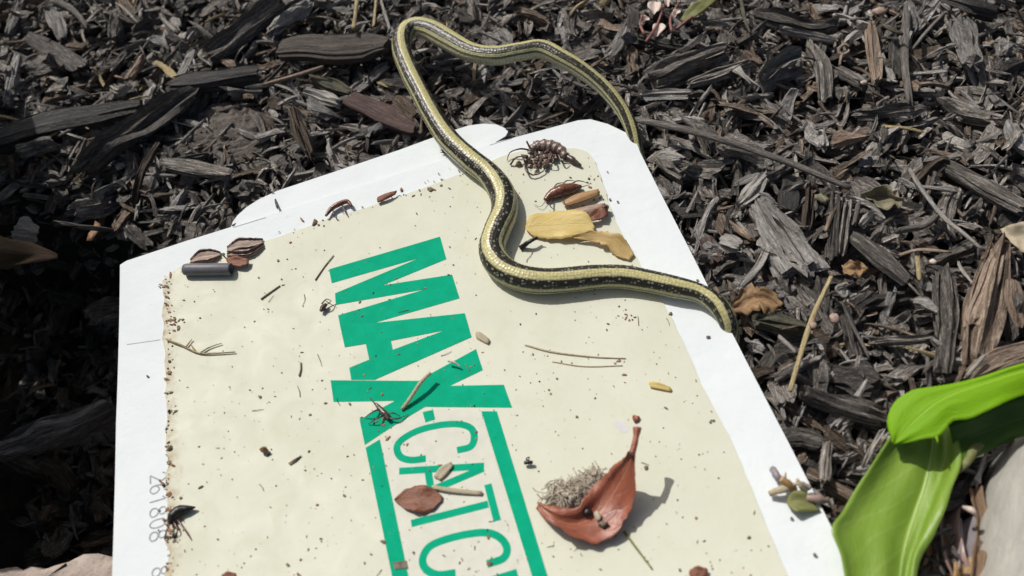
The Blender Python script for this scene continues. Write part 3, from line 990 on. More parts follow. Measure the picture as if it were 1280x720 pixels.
def lump(outline, style, label, h, seed, lift=.2):
    """a crumbly clod: broken, many-sided, with smaller crumbs fused on"""
    from mathutils import noise as mn
    c = np.mean([seat(a, b, 0) for a, b in outline], 0)
    bm = bmesh.new(); bmesh.ops.create_icosphere(bm, subdivisions=5, radius=1.0)
    v = np.array([p.co[:] for p in bm.verts]); f = [tuple(q.index for q in p.verts) for p in bm.faces]; bm.free()
    poly = np.array([seat(a, b, 0)[:2] for a, b in outline]) - c[:2]
    pa = np.arctan2(poly[:, 1], poly[:, 0]); pr = np.hypot(poly[:, 0], poly[:, 1]); o_ = np.argsort(pa); pa, pr = pa[o_], pr[o_]
    va = np.arctan2(v[:, 1], v[:, 0])
    rad = np.interp(va, np.r_[pa - 2 * math.pi, pa, pa + 2 * math.pi], np.r_[pr, pr, pr])
    q = v.copy()
    q[:, 0] *= rad; q[:, 1] *= rad; q[:, 2] = np.sign(v[:, 2]) * np.abs(v[:, 2]) ** .6 * h
    for k, p in enumerate(q):
        b3 = Vector(p * 100 + seed)
        n1 = mn.noise(b3 * .9); n2 = mn.noise(b3 * 2.2); n3 = mn.noise(b3 * 6)
        cell = mn.voronoi(b3 * 1.5)[0]
        q[k] = p + v[k] * (.0022 * n1 + .0016 * n2 + .0007 * n3 - .0030 * min(cell[1] - cell[0], .25) * -1 - .0008) * np.array([1, 1, 1.5])
    w = q + np.array([c[0], c[1], c[2] + lift / 100])
    m_ = MB(); m_.add(w, f, q * 100)
    o = m_.build("bark_lump", BARK[style]); tag(o, label, "bark lump"); TRACED.append((np.mean(outline, 0), o))
lump([(206, 196), (222, 168), (262, 140), (300, 132), (330, 150), (352, 180), (350, 205), (312, 214), (262, 208)], 'lump', "broad rough crumbly brown lump beyond the trap's cut flap", .0085, 3)
piece("bark_chip", [(198, 204, 16), (245, 211, 20), (292, 219, 15)], 'grey', "smooth grey strip of bark just below the rough brown lump", B, lift=1.5, th=.5, ridge=.08)
piece("bark_shred", [(254, 72, 20), (300, 40, 24), (356, -4, 22)], 'grey', "long grey slab standing on edge up to the top border, near the brown slab", "bark shred", lift=1.6, th=.9, ridge=.2)
piece("bark_shred", [(330, 48, 14), (358, 26, 20), (390, 0, 16)], 'silver', "pale splintered shred parallel to the grey slab above the flat brown slab", "bark shred", lift=1.8, th=.4, ridge=.35, jag=.25)
piece("bark_chip", [(434, 122, 24), (478, 142, 30), (522, 166, 18)], 'reddish', "smooth reddish brown flake between the flat slab and the trap's flap", B, lift=1.3, th=.4, ridge=.06, jag=.06)
piece("bark_chip", [(386, 98, 14), (412, 106, 17), (442, 119, 12)], 'olive', "dull olive sliver just below the flat brown slab", B, lift=1.2, th=.4)
piece("bark_shred", [(438, 116, 14), (462, 98, 15), (488, 78, 9)], 'silver', "pale grey splinter reaching under the snake's sharp bend", "bark shred", lift=1.1, th=.4, ridge=.25)
piece("bark_chip", [(377, 114, 11), (400, 120, 14), (427, 131, 10)], 'pale', "pale bleached chip left of the reddish brown flake", B, lift=1.5, th=.4)
piece("twig", [(330, 106, 5), (368, 95, 5.5), (405, 83, 4)], 'tan', "thin pinkish tan twig lying along the flat brown slab's near side", "twig", lift=1.9, round_=True, taper=.2, M=7, jag=.02, ridge=.05)
piece("straw", [(447, -6, 5), (442, 37, 5)], 'straw', "upright yellow straw standing behind the flat brown slab", "straw", lift=2.3, round_=True, taper=.1, M=7, jag=.02, ridge=.04)
piece("straw", [(471, -8, 3.5), (467, 34, 3.5)], 'straw', "thin yellow straw between the upright yellow straw and the snake's bend", "straw", lift=2.2, round_=True, taper=.1, M=7, jag=.02, ridge=.04)
piece("straw", [(474, -6, 4), (488, 38, 4)], 'pale', "whitish stalk leaning toward the snake's sharp bend", "straw", lift=2.0, round_=True, taper=.1, M=7, jag=.02, ridge=.04)
piece("plant_scrap", [(190, 76, 5), (205, 84, 8), (221, 98, 6)], 'straw', "small bright yellow sprig left of the thick black charred chip", "plant scrap", lift=1.7, th=.12, M=8, ridge=.1)
piece("bark_chip", [(25, 2, 10), (18, 24, 10), (11, 46, 6)], 'silver', "slim pale upright chip in the upper corner by the frame edge", B, lift=1.3, th=.3)
piece("twig", [(60, 3, 7), (90, 12, 7), (113, 38, 5)], 'twig', "curved grey twig arching beside the pale upright corner chip", "twig", lift=1.5, round_=True, M=8)
piece("bark_flake", [(30, 42, 14), (68, 64, 24), (108, 88, 18)], 'charcoal', "smooth dark slanting flake below the curved grey twig", B, lift=1.3, th=.35, ridge=.07)
piece("bark_chip", [(146, 18, 12), (143, 50, 14)], 'grey', "short upright grey chip right of the curved grey twig", B, lift=1.6, th=.4)
piece("bark_flake", [(62, 14, 12), (74, 34, 16), (78, 50, 10)], 'silver', "pale grey flake under the curved grey twig", B, lift=1.2, th=.3)
piece("bark_chip", [(180, 69, 8), (160, 100, 11)], 'tan', "narrow tan chip just left of the yellow sprig", B, lift=1.2, th=.3)
piece("bark_chip", [(138, 108, 8), (150, 114, 9), (162, 106, 7)], 'pale', "small whitish bent chip below the narrow tan chip", B, lift=1.2, th=.3)
piece("bark_lump", [(26, 92, 28), (50, 88, 38), (78, 82, 26)], 'charcoal', "blocky dark lump above the long black charred log", "bark lump", lift=.9, th=1.0, M=30, ridge=.12)
piece("bark_shred", [(23, 66, 6), (16, 96, 8), (8, 132, 6)], 'silver', "slim silvery shred standing above the black charred log's left end", "bark shred", lift=1.3, th=.25)
piece("twig", [(228, 53, 4), (203, 80, 4)], 'twig', "short pinkish grey twig touching the yellow sprig", "twig", lift=1.7, round_=True, M=7)
piece("bark_shred", [(198, 178, 6), (178, 212, 9), (167, 262, 7)], 'brown', "curved narrow brown shred hanging down beside the rough lump", "bark shred", lift=1.7, th=.25)
piece("twig", [(26, 240, 5), (54, 234, 6), (92, 244, 6), (140, 262, 4)], 'twig', "thin curved pale twig at the rim of the dark hollow", "twig", lift=1.5, round_=True, M=8, N=18, jag=.02, ridge=.05)
piece("twig", [(108, 173, 4), (90, 210, 4)], 'twig', "short pale splinter below the black charred log", "twig", lift=1.6, round_=True, M=7)
piece("bark_shred", [(365, 130, 9), (378, 170, 13), (394, 208, 6)], 'brown', "bundle of split brown fibres beside the rough lump's right end", "bark shred", lift=1.7, th=.35, ridge=.4, jag=.25)
# beyond and right of the snake's arch
piece("bark_shred", [(803, 104, 22), (845, 88, 36), (890, 72, 30), (914, 62, 16)], 'grey', "broad fibrous grey shred below the white petals", "bark shred", lift=1.3, th=.7, ridge=.28, jag=.16, M=34)
piece("bark_shred", [(858, 106, 12), (900, 92, 15), (940, 77, 9)], 'grey', "slim grey shred just below the broad fibrous one", "bark shred", lift=1.5, th=.4, ridge=.2)
piece("bark_chip", [(797, 46, 12), (830, 54, 15), (868, 62, 10)], 'charcoal', "dark narrow chip directly under the white petals", B, lift=1.2, th=.4)
piece("bark_chip", [(795, 121, 10), (835, 118, 12), (874, 118, 9)], 'silver', "level pale strip right of the snake's descending tail", B, lift=1.2, th=.35)
piece("twig", [(793, 149, 9), (860, 163, 9.5), (930, 184, 9), (1000, 209, 8), (1064, 236, 6)], 'twig', "long straight grey twig running from the trap's far corner", "twig", lift=1.9, round_=True, M=10, N=26, jag=.01, ridge=.06, taper=.15)
piece("twig", [(1068, 232, 8), (1074, 250, 7), (1066, 285, 7)], 'twig', "forked stub at the end of the long straight grey twig", "twig", lift=1.5, round_=True, M=8)
piece("bark_chip", [(938, 19, 10), (980, 28, 15), (1015, 36, 15), (1052, 29, 9)], 'grey', "grey branch piece left of the tan ring of bark", B, lift=1.5, th=.6)
piece("bark_shred", [(973, 36, 8), (1010, 44, 10), (1047, 52, 7)], 'silver', "narrow pale shred under the grey branch piece", "bark shred", lift=1.5, th=.3)
piece("bark_lump", [(946, 108, 16), (972, 92, 30), (1002, 76, 24)], 'silver', "stubby pale frayed stump of bark above the long grey twig", "bark lump", lift=1.4, th=.9, ridge=.22, jag=.12, M=34)
piece("bark_chip", [(1010, 54, 11), (1028, 84, 16), (1032, 132, 17)], 'grey', "upright bent grey chip below the tan ring", B, lift=1.3, th=.5)
piece("bark_shred", [(1086, 26, 10), (1091, 60, 13), (1097, 106, 11)], 'tan', "upright tan fibrous strip right of the tan ring", "bark shred", lift=1.5, th=.35, ridge=.25)
piece("bark_shred", [(1100, 66, 5), (1117, 103, 7)], 'pale', "small cream splinter beside the upright tan strip", "bark shred", lift=1.6, th=.25)
piece("plant_scrap", [(1102, 31, 4), (1115, 37, 6), (1130, 44, 5)], 'olive', "short pale green stalk lying over the upright tan strip", "plant scrap", lift=1.9, round_=True, M=8)
piece("twig", [(1134, -4, 8), (1131, 70, 8), (1138, 134, 7)], 'twig', "tall grey twig right of the upright tan strip", "twig", lift=1.5, round_=True, M=9)
piece("twig", [(1184, 12, 5), (1160, 38, 5), (1138, 64, 4)], 'twig', "slanting thin twig meeting the tall grey twig", "twig", lift=1.8, round_=True, M=7)
piece("bark_chip", [(1117, 48, 11), (1123, 102, 14)], 'charcoal', "dark upright flake between the tan strip and the tall twig", B, lift=1.2, th=.4)
piece("bark_chip", [(1172, 0, 10), (1142, 40, 13)], 'silver', "pale chip slanting above the slanting thin twig", B, lift=1.2, th=.35)
piece("bark_chip", [(1045, 86, 9), (1082, 106, 11)], 'grey', "short grey chip right of the upright bent chip", B, lift=1.4, th=.4)
piece("bark_shred", [(1192, 18, 18), (1206, 50, 28), (1220, 88, 20)], 'silver', "broad frayed silvery shred near the upper right corner", "bark shred", lift=1.5, th=.45, ridge=.3, jag=.22)
piece("bark_chip", [(1168, 200, 16), (1226, 232, 22), (1290, 268, 22)], 'grey', "long grey board-like chip slanting to the right border", B, lift=1.5, th=.5, ridge=.1)
piece("bark_shred", [(1178, -6, 18), (1210, 6, 22), (1248, 20, 12)], 'black', "black charred shred at the top border above the silvery shred", "bark shred", lift=1.8, th=.5)
piece("bark_shred", [(941, 250, 12), (958, 276, 28), (978, 308, 40), (1006, 352, 44)], 'silver', "large pale splintered chip with torn fibres right of the trap", "bark shred", lift=1.3, th=.6, ridge=.26, jag=.2, M=44, N=24, taper=.15)
piece("bark_shred", [(960, 215, 10), (944, 236, 14), (922, 260, 9)], 'pale', "pale slanting splinter above the large splintered chip", "bark shred", lift=1.4, th=.35, ridge=.25, jag=.2)
piece("bark_flake", [(990, 220, 22), (984, 264, 24)], 'black', "flat dark rectangular flake below the long grey twig", B, lift=1.1, th=.3, ridge=.05, jag=.04)
piece("bark_chip", [(1015, 226, 12), (1008, 294, 12)], 'brown', "narrow upright brown chip next to the dark rectangular flake", B, lift=1.1, th=.5)
piece("bark_chip", [(1045, 240, 12), (1040, 330, 14)], 'charcoal', "long upright charred bar left of the curled pale bark", B, lift=1.2, th=.6)
piece("bark_chip", [(1060, 250, 9), (1050, 322, 11)], 'grey', "slim grey bar leaning on the upright charred bar", B, lift=1.4, th=.4)
piece("bark_chip", [(1063, 294, 18), (1100, 322, 24), (1136, 354, 20)], 'grey', "smooth grey plank above the orange leaf scrap", B, lift=1.5, th=.45, ridge=.06, jag=.05)
piece("bark_shred", [(1075, 283, 6), (1090, 270, 8), (1106, 276, 6)], 'pale', "small curled pale strip above the smooth grey plank", "bark shred", lift=1.8, th=.3)
piece("bark_chip", [(880, 298, 20), (898, 332, 20)], 'reddish', "short reddish brown chip against the trap's right border", B, lift=.9, th=.5, ridge=.06)
piece("wood_scrap", [(900, 300, 14), (915, 304, 22), (926, 310, 12)], 'pale', "small cream wedge of wood beside the reddish chip", "wood scrap", lift=1.3, th=.3)
piece("bark_shred", [(960, 308, 8), (948, 334, 11), (922, 362, 6)], 'pale', "curved pinkish white splinter above the ochre leaf", "bark shred", lift=1.5, th=.25)
piece("straw", [(1039, 346, 6), (1014, 402, 7), (987, 490, 7)], 'straw', "long yellow straw slanting over the mulch beside the trap", "straw", lift=2.0, round_=True, M=8, jag=.01, ridge=.04, taper=.1)
piece("twig", [(1052, 376, 5), (1062, 400, 5), (1089, 452, 4)], 'twig', "thin grey twig right of the long yellow straw", "twig", lift=1.8, round_=True, M=7)
piece("wood_scrap", [(1140, 377, 6), (1155, 380, 13), (1173, 392, 6)], 'pale', "angular whitish splinter beside the tall black bar", "wood scrap", lift=1.7, th=.2)
piece("straw", [(972, 419, 5), (997, 442, 5)], 'pale', "short white stalk ending at the long yellow straw", "straw", lift=1.6, round_=True, M=7)
piece("bark_chip", [(938, 402, 18), (978, 408, 26), (1014, 416, 16)], 'olive', "dull olive fibrous chip below the ochre leaf", B, lift=1.1, th=.5, ridge=.22)
piece("bark_chip", [(1176, 330, 22), (1181, 400, 24), (1176, 474, 18)], 'charcoal', "tall black bar of bark left of the tan split wood", B, lift=1.5, th=.6)
piece("bark_lump", [(1246, 300, 20), (1230, 370, 38), (1212, 466, 34)], 'brown', "large upright grey brown bark piece carrying the tan split wood", "bark lump", lift=1.3, th=.8, M=34)
piece("wood_scrap", [(1248, 318, 16), (1232, 366, 24), (1216, 408, 20)], 'tan', "tan split face of wood lying on the large grey brown bark", "wood scrap", lift=1.85, th=.35, ridge=.12, jag=.14)
piece("wood_scrap", [(1264, 346, 14), (1268, 380, 18), (1274, 412, 10)], 'tan', "narrow tan strip between the split wood and the right border", "wood scrap", lift=1.6, th=.3)
piece("wood_scrap", [(1206, 474, 14), (1250, 450, 26), (1300, 436, 24)], 'tan', "pinkish tan bark strip tucked behind the notched green leaf", "wood scrap", lift=1.7, th=.4, ridge=.1)
piece("twig", [(1207, 472, 4), (1232, 442, 4)], 'pale', "tiny pale stick on the pinkish tan bark strip", "twig", lift=2.1, round_=True, M=7)
piece("bark_chip", [(1076, 388, 14), (1105, 380, 20), (1138, 374, 14)], 'charcoal', "dark chip lying level right of the thin grey twig", B, lift=1.1, th=.4)
piece("bark_chip", [(1084, 427, 8), (1130, 426, 9), (1172, 423, 7)], 'grey', "thin level grey strip left of the tall black bar", B, lift=1.3, th=.3)
piece("bark_chip", [(1056, 390, 11), (1068, 440, 13), (1081, 478, 11)], 'charcoal', "steep dark chip beneath the thin grey twig", B, lift=1.2, th=.45)
piece("twig", [(1119, 321, 4), (1150, 312, 4.5), (1195, 316, 3)], 'tan', "arched tan twig above the angular whitish splinter", "twig", lift=1.9, round_=True, M=7)
piece("twig", [(1146, 314, 4), (1149, 352, 4)], 'straw', "short yellowish stalk hanging under the arched tan twig", "twig", lift=1.7, round_=True, M=7)
piece("twig", [(1136, 210, 5), (1152, 236, 5.5), (1178, 270, 6), (1200, 288, 5), (1229, 313, 4)], 'pale', "thin white crooked twig near the long grey board-like chip", "twig", lift=2.0, round_=True, M=8, N=20, jag=.02, ridge=.04)
piece("twig", [(1178, 266, 8), (1152, 282, 9), (1118, 290, 9)], 'twig', "grey side branch meeting the thin white crooked twig", "twig", lift=1.7, round_=True, M=9)
piece("bark_chip", [(996, 488, 14), (1050, 508, 20), (1114, 526, 18)], 'charcoal', "long purplish black log below the yellow straw's lower end", B, lift=1.3, th=.7)
piece("bark_flake", [(978, 548, 22), (1004, 548, 28), (1030, 556, 20)], 'charcoal', "flat dark flake below the long purplish black log", B, lift=1.2, th=.3, ridge=.08)
piece("bark_chip", [(1034, 552, 10), (1030, 606, 12)], 'grey', "upright grey chip between the flat dark flake and green plant", B, lift=1.3, th=.4)
piece("bark_shred", [(1106, 534, 6), (1090, 560, 6), (1078, 586, 5)], 'pale', "thin pale splinter along the folded green leaf's edge", "bark shred", lift=1.6, th=.2)
# the shaded hollow beside the trap
piece("bark_chip", [(-10, 572, 22), (50, 548, 34), (100, 530, 32), (150, 508, 22)], 'silver', "stout stick lying in the shaded hollow beside the trap", "stick", lift=6.5, th=1.0, ridge=.2)
piece("twig", [(52, 276, 5), (110, 284, 6), (196, 296, 5)], 'twig', "dim straight twig crossing the shaded hollow's upper rim", "twig", lift=2.5, round_=True, M=8)
piece("bark_flake", [(50, 580, 14), (75, 592, 24), (92, 614, 16)], 'brown', "dim brown flake below the stout stick in the hollow", B, lift=2.0, th=.3)
piece("bark_chip", [(54, 652, 14), (66, 632, 20)], 'brown', "small dim chip at the bottom of the shaded hollow", B, lift=2.0, th=.3)

# ---- leaves, seeds and petals lying on the mulch
def leaf_thing(name, L_, M_, R_, m, label, cat="leaf", lift=0.0, card=False, part_stem=None, **kw):
    conv = (lambda q: Pc(q[0], q[1], q[2] / 100)) if card else (lambda q: seat(q[0], q[1], q[2] / 100))
    A = [conv(q) for q in L_]; Bm = [conv(q) for q in M_]; C = [conv(q) for q in R_]
    m_ = MB(); m_.add(*leaf_patch(A, Bm, C, **kw))
    o = m_.build(name, MAT[m], shade=True)
    tag(o, label, cat)
    if part_stem is not None:
        s = MB(); s.add(*tube([conv(q) for q in part_stem[0]], part_stem[1], M=7, N=10))
        me = s.mesh("stem", MAT[part_stem[2]], True, origin=np.array(o.location))
        so = bpy.data.objects.new("stem", me); COL.objects.link(so); so.parent = o
    return o

leaf_thing("dry_leaf", [(912, 378, 1.5), (938, 356, 1.9), (960, 360, 1.8), (976, 382, 1.4)], [(916, 384, 1.4), (940, 372, 1.4), (960, 374, 1.4), (977, 383, 1.35)], [(918, 390, 1.4), (938, 390, 1.3), (960, 388, 1.3), (978, 384, 1.3)], 'dryochre', "folded ochre dead leaf where the snake leaves the trap", ruffle=.0014, rows=26, ragged=.0014, thick=.00015, fold=.0008)
leaf_thing("dry_leaf", [(1052, 332, 1.4), (1062, 326, 1.6), (1074, 326, 1.6), (1085, 335, 1.4)], [(1054, 336, 1.4), (1064, 336, 1.3), (1074, 336, 1.3), (1085, 336, 1.4)], [(1055, 341, 1.4), (1064, 345, 1.4), (1074, 344, 1.4), (1084, 338, 1.4)], 'dryochre', "small orange brown leaf scrap under the smooth grey plank", cat="leaf scrap", ruffle=.0011, rows=20, ragged=.0004, thick=.00015, fold=.0006)
leaf_thing("dry_leaf", [(-14, 292, .9), (20, 300, 1.0), (48, 306, .9), (72, 318, .6)], [(-14, 314, .5), (20, 316, .7), (48, 318, .7), (72, 320, .6)], [(-14, 340, .9), (20, 332, .9), (48, 328, .8), (72, 322, .6)], 'dryleaf', "dim brown dead leaf in the hollow at the left border", ruffle=.0006)
leaf_thing("dry_leaf", [(1250, 286, 1.9), (1266, 280, 2.2), (1290, 276, 2.2)], [(1254, 292, 1.9), (1270, 296, 1.8), (1295, 292, 1.8)], [(1260, 300, 1.8), (1276, 312, 1.9), (1300, 318, 2.0)], 'creamleaf', "bright cream dead leaf at the right border above the tan wood", ruffle=.0006)
leaf_thing("dry_leaf", [(1078, 243, 1.6), (1092, 234, 1.9), (1110, 234, 1.9), (1128, 250, 1.6)], [(1082, 247, 1.5), (1096, 247, 1.3), (1112, 248, 1.3), (1128, 252, 1.5)], [(1088, 252, 1.6), (1100, 258, 1.7), (1114, 260, 1.7), (1128, 256, 1.6)], 'khaki', "crumpled khaki leaf right of the long grey twig's end", ruffle=.0011, seed=4)
piece("straw", [(925, -8, 4), (930, 20, 5), (938, 42, 3)], 'olive', "short dry upright stalk at the top border right of the petals", "straw", lift=2.0, round_=True, M=8, jag=.02, ridge=.05)
leaf_thing("dry_leaf", [(850, 24, 1.6), (862, 8, 2.0), (886, -8, 2.2)], [(852, 26, 1.6), (868, 12, 1.9), (890, -4, 2.1)], [(856, 28, 1.6), (874, 18, 1.9), (896, 0, 2.1)], 'oliveleaf', "olive green leaf pointing out of the petal cluster", ruffle=.0004)
def seedthing(name, px, py, size, m, label, lift=1.6, cat="seed", rough=.15, rot=0.0, flat=.6):
    c = seat(px, py, lift / 100); k = scale_at(c)
    m_ = MB(); m_.add(*blob(c, (size[0] * k / 2, size[1] * k / 2, min(size) * k / 2 * flat), seed=int(px), rough=rough, sub=2, rot=rot))
    return tag(m_.build(name, MAT[m] if m in MAT else BARK[m], shade=True), label, cat)
fl = empty("petal_cluster", seat(825, 28, .01), "white and pink fallen petals with red stalks at the top border", "petals")
for (a, b, L_, w_, r_) in ((818, 10, 22, 16, 1.2), (823, 38, 24, 15, .9), (806, 26, 14, 10, .2), (845, 18, 16, 8, .7), (834, 2, 18, 8, 1.3)):
    c = seat(a, b, .017); k = scale_at(c)
    d = np.array([math.cos(r_), math.sin(r_), .15]) * L_ * k / 2; s_ = np.array([-math.sin(r_), math.cos(r_), 0]) * w_ * k / 2
    z = np.array([0, 0, .0018])
    m_ = MB(); m_.add(*leaf_patch([c - d, c - d * .4 + s_ * .8 + z, c + d * .4 + s_ + z, c + d], [c - d, c - d * .4, c + d * .4, c + d], [c - d, c - d * .4 - s_ * .8 + z, c + d * .4 - s_ + z, c + d], rows=10, cols=3, ruffle=.0003, seed=int(a)))
    m_.build("petal", MAT['petal'], fl, shade=True)
for pts in ([(808, 52), (822, 30), (830, 6)], [(840, 40), (838, 24), (848, 4)], [(846, 36), (864, 22), (884, 10)], [(806, 44), (800, 30), (804, 18)]):
    m_ = MB(); m_.add(*tube([seat(a, b, .018) for a, b in pts], [.0009, .0006], M=6, N=8)); m_.build("stalk", MAT['stemred'], fl, shade=True)
# tan ring of curled bark
m_ = MB()
cc = seat(1055, 62, .019); kk = scale_at(cc)
ring = [cc + kk * (6.0 + 1.2 * math.sin(2 * t + 1)) * np.array([math.cos(t), math.sin(t), .5 * math.sin(t)]) for t in np.linspace(.2, 2 * math.pi - .3, 15)]
m_.add(*tube(ring, [1.4 * kk, 2.4 * kk, 1.8 * kk, 2.2 * kk, 1.2 * kk], M=7, N=28, wob=.1))
m_.add(*tube([ring[9], ring[9] + kk * np.array([-6, -8, -2]), ring[9] + kk * np.array([-9, -14, -5])], [2 * kk, 1.5 * kk], M=6, N=6))
tag(m_.build("bark_ring", BARK['tan'], shade=True), "tiny tan ring of curled bark with a dark hole", "bark ring")
m_ = MB()
cc = seat(1054, 362, .019); kk = scale_at(cc)
ring = [cc + kk * (6.5 + 1.5 * math.sin(3 * t)) * np.array([math.cos(t), math.sin(t), .6 * math.sin(t + .5)]) for t in np.linspace(.3, 2 * math.pi - .5, 15)]
m_.add(*tube(ring, [1.2 * kk, 2.4 * kk, 1.6 * kk, 2.6 * kk, 1.0 * kk], M=7, N=28, wob=.15))
m_.add(*blob(cc - np.array([0, 0, .0012]), (7 * kk, 7 * kk, 2.5 * kk), seed=3, rough=.1, sub=1))
tag(m_.build("seed_cup", BARK['pale'], shade=True), "small pale seed cup at the top of the thin grey twig", "seed cup")
seedthing("seed", 1027, 248, (13, 17), 'khaki', "small round khaki seed below the long straight twig", rough=.35, flat=.8, lift=1.2)
seedthing("seed", 1099, 14, (17, 14), 'husk', "pinkish cream seed husk at the top above the tan strip", lift=2.0)
seedthing("seed", 1043, 398, (13, 16), 'husk', "cream seed shell beside the middle of the yellow straw", lift=1.9)
seedthing("seed", 1016, 406, (10, 12), 'husk', "small pinkish seed husk touching the yellow straw", lift=2.1)
seedthing("seed", 1166, 327, (9, 8), 'petal', "tiny pale seed right of the yellowish stalk", lift=1.8)
seedthing("seed", 1080, 103, (9, 8), 'fluff', "small round whitish pebble at the end of the grey chip", cat="pebble", lift=1.8)
seedthing("leaf_scrap", 118, 290, (14, 26), 'gritbrown', "small rusty orange scrap in the shaded hollow", lift=.8, cat="leaf scrap", flat=.2, rough=.5)

# curled dry sheaths and dead leaves between the green plant and the edging board
def curl(name, pts, w, m, label, depth=.6, lift=.6, cat="dry sheath"):
    mid = [seat(a, b, (lift) / 100) for a, b in pts]
    k = scale_at(mid[0])
    right = np.array([1.0, .25, 0])
    A = [p - right * w * k / 2 + np.array([0, 0, depth / 100]) for p in mid]; C = [p + right * w * k / 2 + np.array([0, 0, depth / 100]) for p in mid]
    m_ = MB(); m_.add(*leaf_patch(A, mid, C, rows=16, cols=4, thick=.0004, cup=-.0012, ruffle=.0002))
    return tag(m_.build(name, MAT[m], shade=True), label, cat)
curl("dry_sheath", [(1182, 640), (1180, 672), (1188, 702), (1198, 730)], 16, 'fleshy', "curled pinkish brown sheath leaning left of the mauve one", lift=.5)
curl("dry_sheath", [(1203, 652), (1204, 682), (1201, 716)], 13, 'mauve', "smooth mauve grey curled sheath near the edging board", lift=.6)
curl("dry_sheath", [(1176, 668), (1166, 696), (1160, 730)], 18, 'ochreleaf', "tan dead strip below the folded green leaf", lift=.5, depth=.3)
curl("dry_sheath", [(1216, 612), (1224, 650), (1222, 690), (1216, 730)], 6, 'dryleaf', "thin brown strip standing along the edging board", lift=1.2, depth=.3)
curl("dry_sheath", [(1206, 700), (1204, 716), (1200, 735)], 26, 'ochreleaf', "crumpled tan leaf at the bottom border by the board", lift=.9, depth=.3)
curl("dry_sheath", [(1196, 604), (1186, 622), (1178, 640)], 34, 'mauve', "dark shaded curled leaf under the green plant", lift=.3, depth=.5)
tw = MB(); tw.add(*tube([seat(1204, 634, .020), seat(1215, 638, .022), seat(1221, 646, .02)], [.0006, .0012, .0004], M=6, N=8))
tag(tw.build("root_scrap", MAT['petal'], shade=True), "tiny white root scrap in the gap by the edging board", "root scrap")

# ================================================================= green plants
plant = empty("broadleaf_plant", seat(1300, 560, 0), "bright green broad-leaved plant at the lower right beside the trap", "plant")
def leaf_part(parent, L_, M_, R_, m, label=None, **kw):
    m_ = MB(); m_.add(*leaf_patch([P(a, b, z / 100) for a, b, z in L_], [P(a, b, z / 100) for a, b, z in M_], [P(a, b, z / 100) for a, b, z in R_], **kw))
    o = m_.build("leaf", MAT[m], parent, shade=True)
    if label:
        o["label"] = label
    return o
leaf_part(plant,
          [(1116, 553, 1.35), (1108.5, 528, 1.52), (1118, 503, 1.75), (1140, 488, 1.98), (1152, 485, 2.08), (1185, 479, 2.25), (1225, 470, 2.40), (1270, 457, 2.52), (1340, 440, 2.62), (1430, 425, 2.5)],
          [(1117, 554, 1.32), (1124, 546, 1.53), (1140, 529, 1.76), (1156, 514, 1.98), (1172, 502, 2.12), (1200, 489, 2.28), (1240, 476, 2.42), (1280, 464, 2.56), (1345, 454, 2.64), (1430, 440, 2.54)],
          [(1118, 555.5, 1.3), (1134, 554, 1.5), (1158, 547.5, 1.8), (1172, 546, 1.9), (1184, 534, 2.05), (1193, 524.5, 2.1), (1214, 523, 2.15), (1234, 514, 2.2), (1286, 492, 2.3), (1420, 458, 2.4)],
          'leaf', "bright upper leaf with a notched edge", rows=44, cols=8, ruffle=.0006, seed=2, thick=.00022, fold=.0003)
m_ = MB(); m_.add(*tube([P(1170, 546, .0188), P(1171.5, 549, .0188), P(1172, 553, .0192)], [.0005, .0002], M=5, N=4)); m_.build("leaf_spur", MAT['leaf'], plant, shade=True)
leaf_part(plant,
          [(1122, 528, .85), (1100, 560, 1.05), (1076, 598, 1.0), (1052, 638, 1.05), (1036, 664, 1.15), (1052, 700, 1.2), (1064, 770, 1.0)],
          [(1168, 522, .4), (1166, 560, .45), (1157, 604, .45), (1145, 640, .45), (1134, 676, .6), (1127, 712, .7), (1122, 770, .6)],
          [(1194, 530, .8), (1203, 576, .85), (1192, 612, 1.05), (1185, 640, 1.1), (1169, 668, 1.0), (1150, 700, .9), (1140, 770, .8)],
          'leaf2', "soft green folded lower leaf shaded by the upper leaf", rows=40, cols=12, ruffle=.0007, cup=.0008, seed=8, fold=.0013)
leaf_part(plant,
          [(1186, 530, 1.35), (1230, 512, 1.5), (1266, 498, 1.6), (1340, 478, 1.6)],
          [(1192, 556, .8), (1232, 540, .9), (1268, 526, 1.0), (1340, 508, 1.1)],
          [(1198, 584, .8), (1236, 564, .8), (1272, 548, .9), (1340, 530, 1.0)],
          'leafshade', "dark shaded leaf behind the upper leaf", rows=20, cols=4, ruffle=.0008, seed=3)
m_ = MB(); m_.add(*tube([P(1190, 592, .006), P(1204, 582, .008), P(1212, 572, .008), P(1226, 556, .006), P(1300, 540, -.01)], [.0012, .0019, .0016, .0018], M=8, N=18)); m_.build("stem", MAT['oliveleaf'], plant, shade=True)

# unseen shrub added left of view; leaves set to block the hollow's light
shrub = empty("added_shade_shrub", (-.40, .20, float(gz(-.40, .20))), "unseen broad-leaved green shrub added beyond the left border to shade the hollow", "shrub")
targets = [(-10, 262), (40, 275), (90, 300), (20, 330), (75, 360), (120, 400), (10, 400), (60, 440), (115, 480), (0, 480), (50, 520), (100, 570), (0, 590), (45, 640), (105, 645), (140, 330), (150, 430), (150, 530), (-60, 330), (-70, 430), (-70, 540), (-60, 640), (-140, 380), (-140, 520), (-30, 225), (145, 610), (10, 670), (80, 668)]
root = np.array(shrub.location)
gsh = np.random.default_rng(5)
stems = MB()
targets = targets + [(a + 14, b + 9) for a, b in targets] + [(-90, 250), (-40, 240), (30, 250), (80, 268), (-120, 300), (150, 640), (130, 560), (-20, 318), (20, 316), (50, 312), (70, 322), (0, 300), (30, 345), (-12, 312), (22, 306), (45, 316), (66, 322), (20, 332), (-10, 340), (-20, 296), (60, 300), (-40, 320)]
